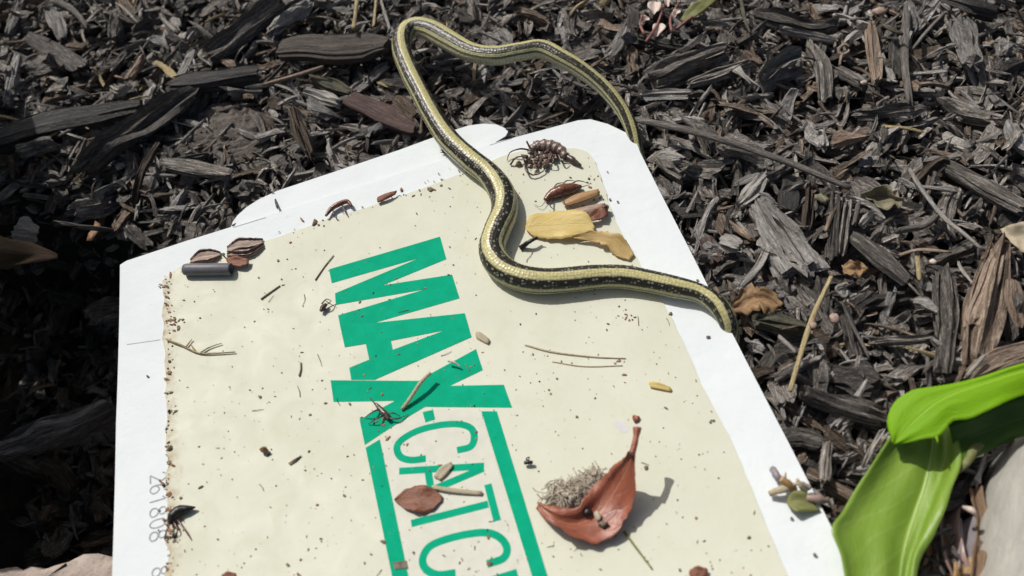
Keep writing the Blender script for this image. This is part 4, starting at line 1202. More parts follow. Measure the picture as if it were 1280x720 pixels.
for k, (a, b) in enumerate(targets):
    g0 = P(a, b, -.075 if k < len(targets) - 9 else -.012)
    for s_ in np.linspace(.17, .5, 34):
        c = g0 + SUN * s_
        q = proj(c)[0]
        if q[0] < -95 or q[1] < -95:
            break
    c = c + SUN * (gsh.uniform(.01, .04) if k < 28 else gsh.uniform(.05, .10))
    ax = gsh.uniform(-.6, .6) + 2.2
    d = np.array([math.cos(ax), math.sin(ax), -.2]); d /= np.linalg.norm(d)
    n_ = SUN + gsh.normal(size=3) * .18; n_ /= np.linalg.norm(n_)
    d = d - n_ * (d @ n_); d /= np.linalg.norm(d)
    sd_ = np.cross(n_, d)
    Ln, Wd = .034, .019
    prof = [(-1, .05), (-.6, .7), (-.1, 1), (.4, .85), (.8, .4), (1, .04)]
    A = [c + d * Ln * t + sd_ * Wd * w + n_ * .003 * w for t, w in prof]; C = [c + d * Ln * t - sd_ * Wd * w + n_ * .003 * w for t, w in prof]; Mm = [c + d * Ln * t for t, w in prof]
    m_ = MB(); m_.add(*leaf_patch(A, Mm, C, rows=10, cols=3, ruffle=.0006, seed=k)); m_.build("leaf", MAT['leaf'], shrub, shade=True)
    j = root + (c - root) * .45 + np.array([0, 0, .02])
    stems.add(*tube([root + gsh.normal(size=3) * [.006, .006, 0], j, c - d * Ln], [.0022, .0015, .0007], M=6, N=10))
made = 0; tr_ = 0
while made < 110 and tr_ < 6000:                         # more unseen leaves, added to keep sky light off the hollow
    tr_ += 1
    c = np.array([gsh.uniform(-.46, -.17), gsh.uniform(-.16, .24), gsh.uniform(.0, .27)])
    q = proj(c)[0]
    if -130 < q[0] < 1400 and -130 < q[1] < 850:
        continue
    d = gsh.normal(size=3) * [1, 1, .3]; d /= np.linalg.norm(d)
    n_ = np.array([.45, 0, .9]) + gsh.normal(size=3) * .35; n_ -= d * (n_ @ d); n_ /= np.linalg.norm(n_)
    sd_ = np.cross(n_, d); Ln, Wd = .034, .019
    pts_ = np.array([c, c + d * Ln, c - d * Ln, c + sd_ * Wd, c - sd_ * Wd])
    px_ = proj(pts_)
    if ((px_[:, 0] > -40) & (px_[:, 1] > -40) & (px_[:, 1] < 760)).any():
        continue
    hit = pts_ - SUN * ((pts_[:, 2] + .0) / SUN[2])[:, None]
    hp = proj(hit)
    if (hit[:, 0] > -.142).any() or ((hp[:, 1] > 675) & (hp[:, 0] > -30)).any() or ((hp[:, 1] < 205) & (hp[:, 0] > -20)).any():
        continue
    A = [c + d * Ln * t + sd_ * Wd * w + n_ * .003 * w for t, w in prof]; C = [c + d * Ln * t - sd_ * Wd * w + n_ * .003 * w for t, w in prof]; Mm = [c + d * Ln * t for t, w in prof]
    m_ = MB(); m_.add(*leaf_patch(A, Mm, C, rows=8, cols=2, ruffle=.0006, seed=tr_)); m_.build("leaf", MAT['leaf'], shrub, shade=True)
    stems.add(*tube([root + gsh.normal(size=3) * [.006, .006, 0], root + (c - root) * .5 + np.array([0, 0, .015]), c - d * Ln], [.002, .0013, .0006], M=5, N=8))
    made += 1
stems.build("stem", MAT['oliveleaf'], shrub, shade=True)["kind"] = "stuff"

# ================================================================= the mulch bed
def lib_piece(kind, seed, M, N):
    g = np.random.default_rng(seed)
    if kind == 'shred':
        L_, w, t = 1.0, g.uniform(.13, .22), g.uniform(.08, .14); jag, ridge, tp = g.uniform(.18, .36), .34, .45
    elif kind == 'chunk':
        L_, w, t = 1.0, g.uniform(.32, .5), g.uniform(.2, .32); jag, ridge, tp = .2, .26, .35
    elif kind == 'flake':
        L_, w, t = 1.0, g.uniform(.38, .6), g.uniform(.07, .12); jag, ridge, tp = .22, .22, .4
    else:
        L_, w, t = 1.0, g.uniform(.05, .09), g.uniform(.04, .07); jag, ridge, tp = .2, .15, .6
    y = g.uniform(-.10, .10); z = g.uniform(-.08, .08)
    path = [(-.5, 0, 0), (-.1, y, z), (.5, y * .3, 0)]
    return splinter(path, [w * g.uniform(.5, 1), w, w * g.uniform(.4, 1)], t, seed, M=M, N=N, jag=jag, ridge=ridge, taper=tp)

KINDS = ['shred', 'chunk', 'flake', 'sliver']
LIB = {k: [lib_piece(k, 1000 + 31 * i + 7 * q, 18, 12) for i in range(12)] for q, k in enumerate(KINDS)}
LOW = {k: [lib_piece(k, 5000 + 31 * i + 7 * q, 8, 6) for i in range(14)] for q, k in enumerate(KINDS)}
def rot_m(yaw, pitch, roll):
    cy, sy, cp, sp, cr, sr = math.cos(yaw), math.sin(yaw), math.cos(pitch), math.sin(pitch), math.cos(roll), math.sin(roll)
    return np.array([[cy, -sy, 0], [sy, cy, 0], [0, 0, 1]]) @ np.array([[cp, 0, sp], [0, 1, 0], [-sp, 0, cp]]) @ np.array([[1, 0, 0], [0, cr, -sr], [0, sr, cr]])

KEEP_OUT = [[P(a, b, .0)[:2] for a, b in STONE_PX], [P(a, b, .0)[:2] for a, b in EDGE_PX]]
TR_XY = np.array([o.location[:2] for _, o in TRACED])

def bad(v):
    """a piece that would stick through the trap, the stone or the board"""
    m = inside(CARD_POLY, v[:, 0], v[:, 1])
    if m.any() and (v[m, 2] > card_z(v[m, 0], v[m, 1]) - .0026).any():
        return True
    for k in KEEP_OUT:
        if inside(k, v[:, 0], v[:, 1]).any():
            return True
    return False

# the 200-odd larger loose pieces, each a thing
LAND = [("the snake's sharp bend", 500, 55), ("the snake's raised arch", 640, 66), ("the flat brown slab", 415, 62), ("the long grey twig", 930, 188), ("the yellow straw", 1010, 410),
        ("the folded green leaf", 1085, 630), ("the notched green leaf", 1175, 500), ("the tan split wood", 1230, 365), ("the fallen petals", 825, 25), ("the tan bark ring", 1055, 62),
        ("the reddish flake", 478, 142), ("the rough brown lump", 280, 170), ("the black charred log", 90, 158), ("the yellow sprig", 205, 86), ("the trap's cut flap", 300, 262),
        ("the trap's far corner", 770, 158), ("the pale splintered chip", 972, 300), ("the white crooked twig", 1180, 268), ("the ochre leaf", 945, 374), ("the stick in the hollow", 75, 536),
        ("the khaki seed", 1027, 247), ("the smooth grey plank", 1100, 322), ("the tall black bar", 1180, 400), ("the broad fibrous shred", 850, 88), ("the tall grey twig", 1132, 66),
        ("the silvery frayed shred", 1206, 50), ("the board-like chip", 1226, 232), ("the curved corner twig", 92, 14), ("the bent grey chip", 1028, 90), ("the purplish black log", 1050, 508),
        ("the grey slab on edge", 300, 40), ("the split brown fibres", 378, 170), ("the snake's tail", 785, 150), ("the khaki leaf", 1104, 247), ("the orange leaf scrap", 1068, 336),
        ("the dim hollow twig", 120, 285), ("the cream border leaf", 1270, 296), ("the reddish border chip", 888, 315), ("the frayed stump", 974, 92), ("the dark rectangular flake", 987, 242)]
TONE = {'charcoal': 'charred', 'grey': 'grey', 'brown': 'brown', 'silver': 'silvery', 'black': 'black', 'tan': 'tan', 'pale': 'pale'}
seen_labels = {}
def auto_label(kind, style, length_px, ang, px, py):
    d = sorted((math.hypot(px - a, py - b), n, a, b) for n, a, b in LAND)
    size = 'small' if length_px < 34 else 'mid-sized' if length_px < 56 else 'large'
    noun = {'shred': 'fibrous shred', 'chunk': 'blocky chip', 'flake': 'thin flake', 'sliver': 'needle-thin splinter'}[kind]
    ang = ang % 180
    way = 'lying level' if ang < 22 or ang > 158 else 'slanting up rightward' if ang < 68 else 'standing upright' if ang < 112 else 'slanting down rightward'
    for cand in range(4):
        _, n, a, b = d[cand]
        dx, dy = px - a, py - b
        side = ('right of' if dx > 0 else 'left of') if abs(dx) > abs(dy) else ('below' if dy > 0 else 'above')
        lab = f"{size} {TONE[style]} {noun} {way}, {side} {n}"
        if lab not in seen_labels:
            break
    else:
        lab = f"{size} {TONE[style]} {noun} {way}, between {d[0][1]} and {d[1][1].replace('the ', '', 1)}"
    seen_labels[lab] = 1
    return lab

MESH = {}
def lib_mesh(kind, i, style):
    if (kind, i) not in MESH:
        m_ = MB(); v, f, lc = LIB[kind][i]
        m_.add(v, f, lc * .028)
        MESH[(kind, i)] = m_.mesh("bark_" + ("splinter" if kind == 'sliver' else kind), BARK['grey'], False)
    return MESH[(kind, i)]

NAME = {'shred': 'bark_shred', 'chunk': 'bark_chip', 'flake': 'bark_flake', 'sliver': 'wood_splinter'}
CAT = {'shred': 'bark shred', 'chunk': 'bark chip', 'flake': 'bark flake', 'sliver': 'splinter'}
g = np.random.default_rng(21)
placed = []
tries = 0
LEAF_ZONE = [(1040, 655), (1108, 520), (1150, 485), (1280, 455), (1290, 720), (1070, 720)]
N_LOOSE = 205
while len(placed) < N_LOOSE and tries < 9000:
    tries += 1
    px, py = g.uniform(-15, 1295), g.uniform(-15, 725)
    if inside(LEAF_ZONE, px, py):
        continue
    p = seat(px, py, .004)
    if inside(CARD_POLY, p[0], p[1]):
        continue
    in_pit = sdist(PIT, p[0], p[1]) < .004
    if in_pit and g.uniform() < .75:
        continue
    if any(math.hypot(px - a, py - b) < 24 for a, b in placed):
        continue
    kind = g.choice(KINDS, p=[.52, .2, .18, .10])
    L_ = {'shred': g.uniform(.020, .040), 'chunk': g.uniform(.012, .022), 'flake': g.uniform(.014, .028), 'sliver': g.uniform(.020, .036)}[kind]
    style = g.choice(['charcoal', 'grey', 'brown', 'silver', 'pale'], p=[.36, .37, .13, .11, .03])
    i = int(g.integers(0, 12))
    near = len(TR_XY) and np.hypot(TR_XY[:, 0] - p[0], TR_XY[:, 1] - p[1]).min() < .010
    lift = g.uniform(.002, .006) if near else g.uniform(.005, .012)
    yaw, pitch, roll = g.uniform(0, 6.28), g.normal() * .2, g.normal() * .45
    p = seat(px, py, lift)
    sc = np.array([L_, L_ * g.uniform(.8, 1.25), L_ * g.uniform(.8, 1.2)])
    Rm = rot_m(yaw, pitch, roll)
    v = (LIB[kind][i][0] * sc) @ Rm.T + p
    if bad(v):
        continue
    if v[:, 2].min() > gz(p[0], p[1]) + .006:
        p[2] -= .003
    o = bpy.data.objects.new(NAME[kind], lib_mesh(kind, i, style))
    o.matrix_world = Matrix.LocRotScale(Vector(p), Matrix(Rm.tolist()), Vector(sc))
    COL.objects.link(o)
    o.material_slots[0].link = 'OBJECT'
    o.material_slots[0].material = BARK[style]
    ends = proj(np.array([p + Rm[:, 0] * L_ / 2, p - Rm[:, 0] * L_ / 2]))
    dd = ends[0] - ends[1]
    tag(o, auto_label(kind, style, float(np.hypot(*dd)), math.degrees(math.atan2(-dd[1], dd[0])), px, py), CAT[kind], "loose pieces of bark mulch")
    placed.append((px, py))

# the rest of the bed: too many and too small to pick apart, one object
mul = MB()
STY = ['charcoal', 'grey', 'brown', 'silver', 'pale', 'straw', 'tan']
def scatter(n, kinds, pk, size, lift, pstyle, tilt, box=(-.34, .42, -.26, .44)):
    done = 0; t_ = 0
    while done < n and t_ < n * 6:
        t_ += 1
        x, y = g.uniform(box[0], box[1]), g.uniform(box[2], box[3])
        q = proj(np.array([x, y, -.012]))[0]
        if not (-170 < q[0] < 1450 and -150 < q[1] < 860):
            continue
        if not (-40 < q[0] < 1320 and -40 < q[1] < 760) and g.uniform() < .55:
            continue
        dc = sdist(CARD_POLY, np.array([x]), np.array([y]))[0]
        if dc < -.03:
            continue
        kind = g.choice(kinds, p=pk)
        i = int(g.integers(0, 14))
        L_ = g.uniform(*size) * (1.3 if kind in ('shred', 'sliver') else .8)
        z = float(gz(x, y)) + g.uniform(*lift)
        sc = np.array([L_, L_ * g.uniform(.7, 1.4), L_ * g.uniform(.7, 1.4)])
        v0, f0, lc0 = LOW[kind][i]
        v = (v0 * sc) @ rot_m(g.uniform(0, 6.28), g.normal() * tilt, g.normal() * .6).T + np.array([x, y, z])
        if dc < .03 and bad(v):
            continue
        if any(sdist(k, np.array([x]), np.array([y]))[0] < .007 for k in KEEP_OUT):
            continue
        mul.add(v, f0, lc0 * L_ + g.uniform(0, 90, 3), rnd=g.uniform(), mi=int(g.choice(len(pstyle), p=pstyle)))
        done += 1
scatter(2800, KINDS, [.55, .15, .2, .10], (.014, .027), (.000, .006), [.40, .34, .13, .10, .03], .22)
scatter(5200, KINDS, [.50, .13, .15, .22], (.007, .015), (.001, .0085), [.34, .34, .13, .15, .04], .35)
scatter(3600, KINDS, [.35, .15, .1, .4], (.003, .008), (.003, .0115), [.26, .31, .16, .18, .06, .015, .015], .5)
scatter(2600, ['sliver', 'shred'], [.7, .3], (.008, .020), (.005, .0135), [.10, .29, .16, .30, .10, .03, .02], .30)
mo = mul.build("bark_mulch", [BARK[s] for s in STY], origin=(0, 0, 0))
tag(mo, "shredded charred bark mulch covering the ground around the trap", "mulch", None, "stuff")

# ================================================================= what is stuck to the trap
ZG = .0006
# the curled red-brown leaf with its load of grey fluff
def red_leaf():
    L_ = [(671, 628, .35), (698, 635, .62), (722, 632, .5), (738, 612, .6), (754, 595, .85), (772, 578, 1.25), (783, 570, 1.6), (789, 562, 1.95)]
    Mm = [(672, 630, .30), (692, 649, .38), (716, 655, .24), (736, 649, .2), (757, 630, .34), (773, 606, .72), (784, 584, 1.3), (791, 562, 2.0)]
    R_ = [(673, 632, .35), (689, 654, .6), (710, 671, .52), (740, 677, .48), (768, 666, .5), (788, 640, .62), (796.5, 606, 1.1), (794, 562, 2.0)]
    A = [Pc(a, b, z / 100) for a, b, z in L_]; Bm = [Pc(a, b, z / 100) for a, b, z in Mm]; C = [Pc(a, b, z / 100) for a, b, z in R_]
    m_ = MB(); m_.add(*leaf_patch(A, Bm, C, rows=40, cols=8, thick=.00018, ruffle=.0010, seed=6, fold=.0005, ragged=.0006))
    o = m_.build("curled_leaf", MAT['redleaf'], shade=True)
    tag(o, "curled red-brown dead leaf with raised stalk stuck on the trap", "leaf")
    s = MB(); s.add(*tube([Pc(790, 568, .0195), Pc(794, 552, .0205), Pc(796, 540, .021), Pc(796.5, 535, .0212)], [.0011, .0011, .0010, .0016], M=10, N=14))
    so = bpy.data.objects.new("stalk", s.mesh("stalk", MAT['redleaf'], True, origin=np.array(o.location))); COL.objects.link(so); so.parent = o
red_leaf()
fl_ = MB(); gf = np.random.default_rng(8)
for k in range(420):
    t = gf.uniform(); cx, cy = 690 + 58 * t + gf.normal() * 6, 622 - 26 * t * t - 2 + gf.normal() * 6.5
    if cx > 752: continue
    c = Pc(cx, cy, .0012 + gf.uniform(0, .0026)); a = gf.uniform(0, 6.28); l = gf.uniform(.0012, .0042)
    d = np.array([math.cos(a), math.sin(a), gf.normal() * .22]) * l
    fl_.add(*tube([c - d, c + gf.normal(size=3) * .0006, c + d], [gf.uniform(.00009, .00026)], M=4, N=5))
for k in range(10):
    t = gf.uniform(); c = Pc(690 + 54 * t, 620 - 20 * t * t + gf.normal() * 6, .002 + gf.uniform(0, .004))
    fl_.add(*blob(c, gf.uniform(.0006, .0014, 3), seed=k, rough=.4))
o = fl_.build("debris_tuft", MAT['fluff']); tag(o, "tuft of grey fibrous debris caught in the curled red-brown leaf", "debris tuft", None, "stuff")
for k, (a, b, m, l) in enumerate(((735, 640, 'black', "black seed lying in the curled red-brown leaf"), (754, 655, 'grit', "dark brown crumb low in the curled red-brown leaf"), (712, 634, 'chitin2', "dark husk at the curled leaf's folded left side"))):
    m_ = MB(); m_.add(*blob(Pc(a, b, .0042), (.0017, .0011, .001), seed=k, rough=.25, sub=2)); tag(m_.build("seed", MAT[m], shade=True), l, "seed")
m_ = MB(); m_.add(*blob(Pc(747, 645, .0042), (.0012, .0017, .0008), seed=9, rough=.2, sub=2)); tag(m_.build("husk", MAT['creamleaf'], shade=True), "cream husk lying in the curled red-brown leaf", "husk")

leaf_thing("small_leaf", [(493, 624, .12), (506, 612, .22), (524, 606, .24), (540, 610, .22), (553, 620, .14)], [(493, 625, .11), (508, 624, .13), (524, 623, .15), (540, 622, .15), (553, 622, .13)], [(494, 627, .12), (508, 636, .22), (524, 641, .2), (538, 638, .18), (552, 626, .13)],
           'brownleaf', "small oval brown leaf stuck over the green letters", card=True, ruffle=.0005, rows=26, ragged=.0002, thick=.00015)
leaf_thing("leaf_stalk", [(540, 606, .18), (566, 610, .15), (603, 614, .12)], [(540, 608.5, .2), (566, 613, .18), (603, 616, .14)], [(541, 611, .18), (566, 616, .15), (602, 619, .12)], 'creamleaf', "pale flat stalk beside the small oval brown leaf", cat="stalk", card=True, cols=2, rows=10)
leaf_thing("plant_scrap", [(542, 596, .14), (550, 584, .18), (564, 577, .18)], [(546, 598, .12), (554, 588, .14), (565, 579, .16)], [(550, 600, .14), (558, 592, .16), (566, 582, .16)], 'creamleaf', "short cream scrap above the small oval brown leaf", cat="scrap", card=True, cols=2, rows=8)
# yellow leaf in two lobes
leaf_thing("yellow_leaf", [(656, 284, .2), (664, 270, .25), (690, 264, .3), (716, 262, .35), (735, 268, .4), (742, 284, .35)], [(657, 286, .2), (668, 283, .22), (690, 282, .25), (714, 280, .28), (732, 280, .3), (742, 286, .3)], [(658, 288, .2), (668, 295, .22), (690, 298, .25), (714, 297, .28), (734, 294, .3), (743, 289, .3)],
           'yellowleaf', "bright yellow leaf stuck beside the snake's curve on the trap", card=True, ruffle=.0005, rows=30, ragged=.0004, thick=.00015)
leaf_thing("yellow_leaf", [(714, 294, .35), (740, 288, .5), (766, 290, .5), (782, 300, .35), (793, 318, .2)], [(716, 296, .3), (742, 296, .35), (764, 300, .35), (778, 312, .25), (790, 322, .15)], [(718, 298, .3), (742, 302, .3), (760, 309, .25), (772, 320, .2), (787, 325, .15)],
           'ambleaf', "brownish yellow curled leaf overlapping the bright yellow leaf", card=True, ruffle=.0007, rows=28, ragged=.0006, thick=.00015)
leaf_thing("leaf_scrap", [(726, 272, .35), (742, 262, .5), (756, 254, .45)], [(730, 275, .3), (746, 268, .4), (758, 262, .4)], [(736, 278, .3), (750, 274, .35), (760, 270, .3)], 'brownleaf', "crinkled brown scrap at the yellow leaf's upper end", cat="leaf scrap", card=True, ruffle=.0006, rows=10)
leaf_thing("insect_wing", [(702, 252, .25), (722, 242, .35), (748, 236, .3)], [(704, 255, .3), (726, 247, .4), (749, 239, .35)], [(708, 258, .25), (730, 252, .3), (750, 244, .25)], 'wing', "amber wing lying beside the glossy brown cockroach", cat="wing", card=True, rows=12, cols=3)
leaf_thing("insect_wing", [(706, 265, .2), (730, 258, .3), (754, 254, .25)], [(708, 267, .25), (732, 262, .35), (755, 257, .3)], [(710, 269, .2), (734, 266, .3), (756, 260, .25)], 'husk', "pale pinkish wing between the cockroach and yellow leaf", cat="wing", card=True, rows=12, cols=3)
m_ = MB(); m_.add(*blob(Pc(756, 260, .003), (.0022, .0018, .0018), seed=5, sub=2, rough=.25)); tag(m_.build("seed_husk", MAT['chitin2'], shade=True), "round dark husk at the glue's corner above the yellow leaf", "seed husk")

def insect(name, body, wid, m, legs, label, cat="insect", lift=.0022, legm='chitin2', antennae=(), legk=1.0, seg=0.0):
    root_p = Pc(*body[len(body) // 2])
    e = empty(name, root_p, label, cat)
    pts = [Pc(a, b, lift) for a, b in body]
    k = scale_at(root_p)
    m_ = MB()
    rr = np.interp(np.linspace(0, 1, 30), np.linspace(0, 1, len(wid)), wid) * k / 2 * (1 + seg * np.sin(np.linspace(0, 1, 30) * 44))
    m_.add(*tube(pts, rr, M=12, N=30, wob=.03, seed=int(body[0][0])))
    m_.build("body", MAT[m], e, shade=True)
    for q in legs:
        l_ = MB(); l_.add(*tube([Pc(a, b, h) for a, b, h in q], [.00034 * legk, .00026 * legk, .00012 * legk], M=6, N=9)); l_.build("leg", MAT[legm], e, shade=True)
    for q in antennae:
        l_ = MB(); l_.add(*tube([Pc(a, b, h) for a, b, h in q], [.00018, .0001], M=4, N=9)); l_.build("antenna", MAT[legm], e, shade=True)
    return e
insect("dead_cockroach", [(681, 250), (690, 243), (704, 238), (717, 235), (727, 233)], [5, 13, 17, 14, 4], 'chitin',
       [[(692, 236, .002), (696, 230, .003), (706, 228, .001)], [(702, 233, .002), (708, 226, .003), (718, 226, .001)], [(712, 231, .002), (722, 226, .003), (736, 229, .001)],
        [(690, 250, .002), (688, 258, .003), (694, 262, .001)], [(704, 246, .002), (706, 254, .003), (714, 258, .001)]],
       "glossy brown dead cockroach stuck near the trap's far corner", "cockroach", antennae=[[(683, 250, .002), (676, 258, .002), (668, 256, .001)]])
cr = insect("dead_cricket", [(707, 196), (702, 189), (692, 184), (680, 182), (669, 184), (661, 190)], [8, 13, 16, 16, 13, 6], 'mottled',
       [[(664, 188, .002), (650, 186, .005), (637, 191, .003), (634, 201, .001)], [(638, 206, .001), (645, 197, .004), (658, 195, .002)], [(662, 184, .004), (658, 176, .006), (663, 186, .004)],
        [(698, 193, .003), (703, 203, .003), (712, 205, .001)], [(688, 190, .003), (692, 202, .004), (684, 210, .001)], [(656, 203, .001), (658, 214, .003), (668, 219, .002), (680, 213, .002), (684, 202, .003)]],
       "dark mottled dead cricket curled at the glue's far end", "cricket", legm='chitin2', legk=1.5, seg=.10)
m_ = MB(); m_.add(*tube([Pc(a, b, .0018) for a, b in [(705, 193), (714, 199), (726, 207)]], np.array([6, 9, 3]) * .5 * scale_at(Pc(714, 200)), M=9, N=14, wob=.06, seed=4)); m_.build("abdomen", MAT['chitin2'], cr, shade=True)
g6 = np.random.default_rng(3)
m_ = MB()
for k in range(70):
    c = Pc(674 + g6.normal() * 9, 198 + g6.normal() * 6, .0010 + g6.uniform(0, .002))
    m_.add(*blob(c, g6.uniform(.0006, .0016, 3), seed=k, rough=.35))
tag(m_.build("insect_crumbs", MAT['mottled']), "broken brown insect crumbs beneath the dead cricket", "crumbs", None, "stuff")
insect("dead_beetle", [(407, 270), (414, 261), (424, 255), (434, 252), (440, 258)], [3, 6, 7, 6, 3], 'chitin',
       [[(416, 262, .002), (418, 270, .002), (424, 276, .0005)], [(428, 257, .002), (432, 266, .002), (436, 272, .0005)]], "small reddish brown beetle curled on the glue's far edge", "beetle")
insect("dead_beetle", [(213, 655), (216, 645), (224, 638), (234, 636), (244, 634)], [5, 13, 13, 9, 2], 'black',
       [[(217, 652, .002), (222, 664, .002), (218, 672, .0005)], [(222, 650, .002), (232, 664, .002), (240, 676, .0005)], [(214, 652, .002), (208, 664, .003), (206, 676, .0005)]], "black curved beetle above a brown smudge near the batch number", "beetle", legm='chitin')
insect("dead_spider", [(470, 505), (476, 512), (482, 518), (486, 524)], [4, 7, 8, 4], 'chitin2',
       [[(474, 508, .002), (466, 502, .003), (462, 496, .001)], [(472, 512, .002), (464, 516, .003), (456, 522, .001)], [(478, 520, .002), (470, 524, .003), (460, 530, .001)], [(482, 520, .002), (490, 516, .003), (500, 520, .001)], [(484, 522, .002), (496, 524, .002), (510, 518, .001)]], "brown dead spider across the green X near the frame", "spider")
insect("dead_beetle", [(330, 565), (330, 562), (331, 559)], [5, 11, 5], 'gritbrown', [], "tiny round rust-red beetle alone on the cream glue", "beetle")
insect("dead_fly", [(401, 389), (404, 384), (408, 380)], [4, 7, 4], 'chitin2', [[(402, 380, .0015), (408, 374, .002), (414, 376, .0005)], [(404, 388, .0015), (412, 384, .002), (420, 380, .0005)]], "tiny dead fly left of the green M", "fly")
insect("dead_ant", [(655, 578.5), (660, 578), (666, 578)], [4, 5.5, 4], 'black', [[(659, 576, .001), (658, 573, .0015), (662, 571, .0004)]], "small black seed-like ant above the curled red-brown leaf", "ant")
# open husks and the grey tube at the glue's far left corner
def shell(pts, w, depth, m, label, name="seed_husk", cat="seed husk", lift=.001, thick=.0006):
    mid = [Pc(a, b, lift) for a, b in pts]
    k = scale_at(mid[0])
    t = mid[-1] - mid[0]; t /= np.linalg.norm(t)
    s_ = np.cross([0, 0, 1], t); n = len(mid)
    A = []; C = []
    for i, p in enumerate(mid):
        e = math.sin(math.pi * (i + .15) / (n - 1 + .3)) ** .6
        A.append(p + s_ * w * k / 2 * e + np.array([0, 0, depth * e])); C.append(p - s_ * w * k / 2 * e + np.array([0, 0, depth * e]))
    m_ = MB(); m_.add(*leaf_patch(A, mid, C, rows=16, cols=5, thick=thick, cup=-.0004))
    o = m_.build(name, MAT[m], shade=True)
    tag(o, label, cat)
    for edge in (A, C):
        r_ = MB(); r_.add(*tube(edge, [.0002, .0004, .00025], M=6, N=18, wob=.3))
        ro = bpy.data.objects.new("rim", r_.mesh("rim", MAT['chitin2'], True, origin=np.array(o.location))); COL.objects.link(ro); ro.parent = o
    return o
shell([(284, 312), (298, 309), (312, 308), (329, 302)], 21, .0016, 'husk', "open brown-rimmed husk, the larger one nearest the flap")
shell([(284, 319), (298, 317), (314, 315), (330, 307)], 12, .0014, 'husk', "slim husk lying against the larger open husk's near side")
shell([(238, 327), (250, 322), (264, 320), (276, 318)], 17, .0014, 'husk', "small split husk behind the grey tube")
leaf_thing("leaf_scrap", [(282, 322, .2), (296, 320, .35), (311, 324, .25)], [(283, 326, .2), (297, 326, .25), (311, 327, .25)], [(285, 330, .2), (298, 333, .3), (310, 331, .25)], 'brownleaf', "brown scrap right of the grey tube's open end", cat="leaf scrap", card=True, rows=10, cols=3, ruffle=.0004)
def grey_tube():
    a, b = Pc(229, 337, .0028), Pc(289, 336.5, .0028)
    k = scale_at(a); ro, ri = 7.8 * k, 6.0 * k
    d = (b - a) / np.linalg.norm(b - a); u = np.array([0, 0, 1.0]); s_ = np.cross(d, u); n = 20
    def ringp(c, r): return [c + r * (math.cos(t) * u + math.sin(t) * s_) for t in np.linspace(0, 2 * math.pi, n, endpoint=False)]
    rings = [ringp(a, ro * .55), ringp(a + d * ro * .25, ro * .9), ringp(a + d * ro * .8, ro), ringp(b - d * .0004, ro), ringp(b, ro * .95), ringp(b, ri), ringp(b - d * .006, ri)]
    v = np.array(sum(rings, [])); R_ = len(rings)
    f = [(i * n + j, i * n + (j + 1) % n, (i + 1) * n + (j + 1) % n, (i + 1) * n + j) for i in range(R_ - 1) for j in range(n)]
    f += [tuple(range(n - 1, -1, -1)), tuple((R_ - 1) * n + j for j in range(n))]
    m_ = MB(); m_.add(v, f)
    tag(m_.build("grey_tube", MAT['greytube'], shade=True), "short smooth grey tube with an open dark end on the glue's corner", "tube")
grey_tube()

def stuck(name, pts, r, m, label, cat, lift=.0012):
    m_ = MB(); m_.add(*tube([Pc(q[0], q[1], q[2] if len(q) > 2 else lift) for q in pts], r, M=6, N=16, wob=.05, seed=int(pts[0][0])))
    mt = MAT[m] if m in MAT else BARK[m]
    return tag(m_.build(name, mt, shade=True), label, cat)
tw = stuck("stuck_twig", [(208, 424), (228, 432), (248, 441), (270, 441.5), (294, 440)], [.00045, .0004, .00035, .00025], 'straw', "thin forked straw-coloured twig lying on the glue near its left edge", "twig")
for q in ([(232, 434), (240, 424)], [(250, 441), (262, 434), (277, 429)], [(244, 439), (238, 430)]):
    s = MB(); s.add(*tube([Pc(a, b, .0012) for a, b in q], [.0004, .0002], M=5, N=6))
    bo = bpy.data.objects.new("branch", s.mesh("branch", BARK['straw'], True, origin=np.array(tw.location))); COL.objects.link(bo); bo.parent = tw
stuck("straw", [(502, 512, .001), (514, 496, .003), (526, 478, .005), (538, 466, .005)], [.0007, .0008, .0007], 'creamleaf', "pale straw standing across the green X", "straw")
stuck("straw", [(560, 451, .003), (568, 453, .003), (575, 458, .002)], [.0005, .0003], 'petal', "tiny white straw near the upper end of the X's straw", "straw")
stuck("grass_stem", [(656, 431), (690, 440), (740, 446), (782, 448)], [.00035, .0004, .0003, .0002], 'creamleaf', "faint tan grass stem pressed in the glue below the snake", "stem", lift=.0007)
stuck("grass_stem", [(690, 452), (730, 458), (778, 457)], [.00022, .00024, .0002], 'creamleaf', "second fainter stem below the tan grass stem", "stem", lift=.0006)
stuck("grass_stem", [(780, 664), (796, 686), (815, 711)], [.0005, .0004, .0003], 'oliveleaf', "thin olive stem below the curled red-brown leaf", "stem", lift=.0008)
stuck("grass_stem", [(394, 350), (405, 334), (417, 319)], [.0003, .0002], 'khaki', "thin slanting stem left of the green M's top", "stem", lift=.0008)
stuck("grass_stem", [(326, 374), (337, 366), (350, 357)], [.0004, .0003], 'khaki', "short olive stem left of the tiny dead fly", "stem", lift=.0008)
stuck("grass_stem", [(374, 470), (376, 462), (376, 453)], [.0004, .0003], 'khaki', "stubby olive sliver left of the green X", "stem", lift=.0008)
stuck("twig", [(651, 310, .001), (662, 302, .004), (672, 297, .004)], [.0013, .0009, .0007], 'black', "short black stub between the snake and yellow leaf", "twig")
leaf_thing("bark_sliver", [(472, 246, .2), (484, 241, .3), (496, 238, .2)], [(471, 249, .2), (484, 245, .3), (496, 240, .2)], [(472, 253, .2), (484, 249, .2), (494, 243, .2)], 'brownleaf', "thin brown sliver on the glue's far edge", cat="sliver", card=True, rows=8, cols=2)
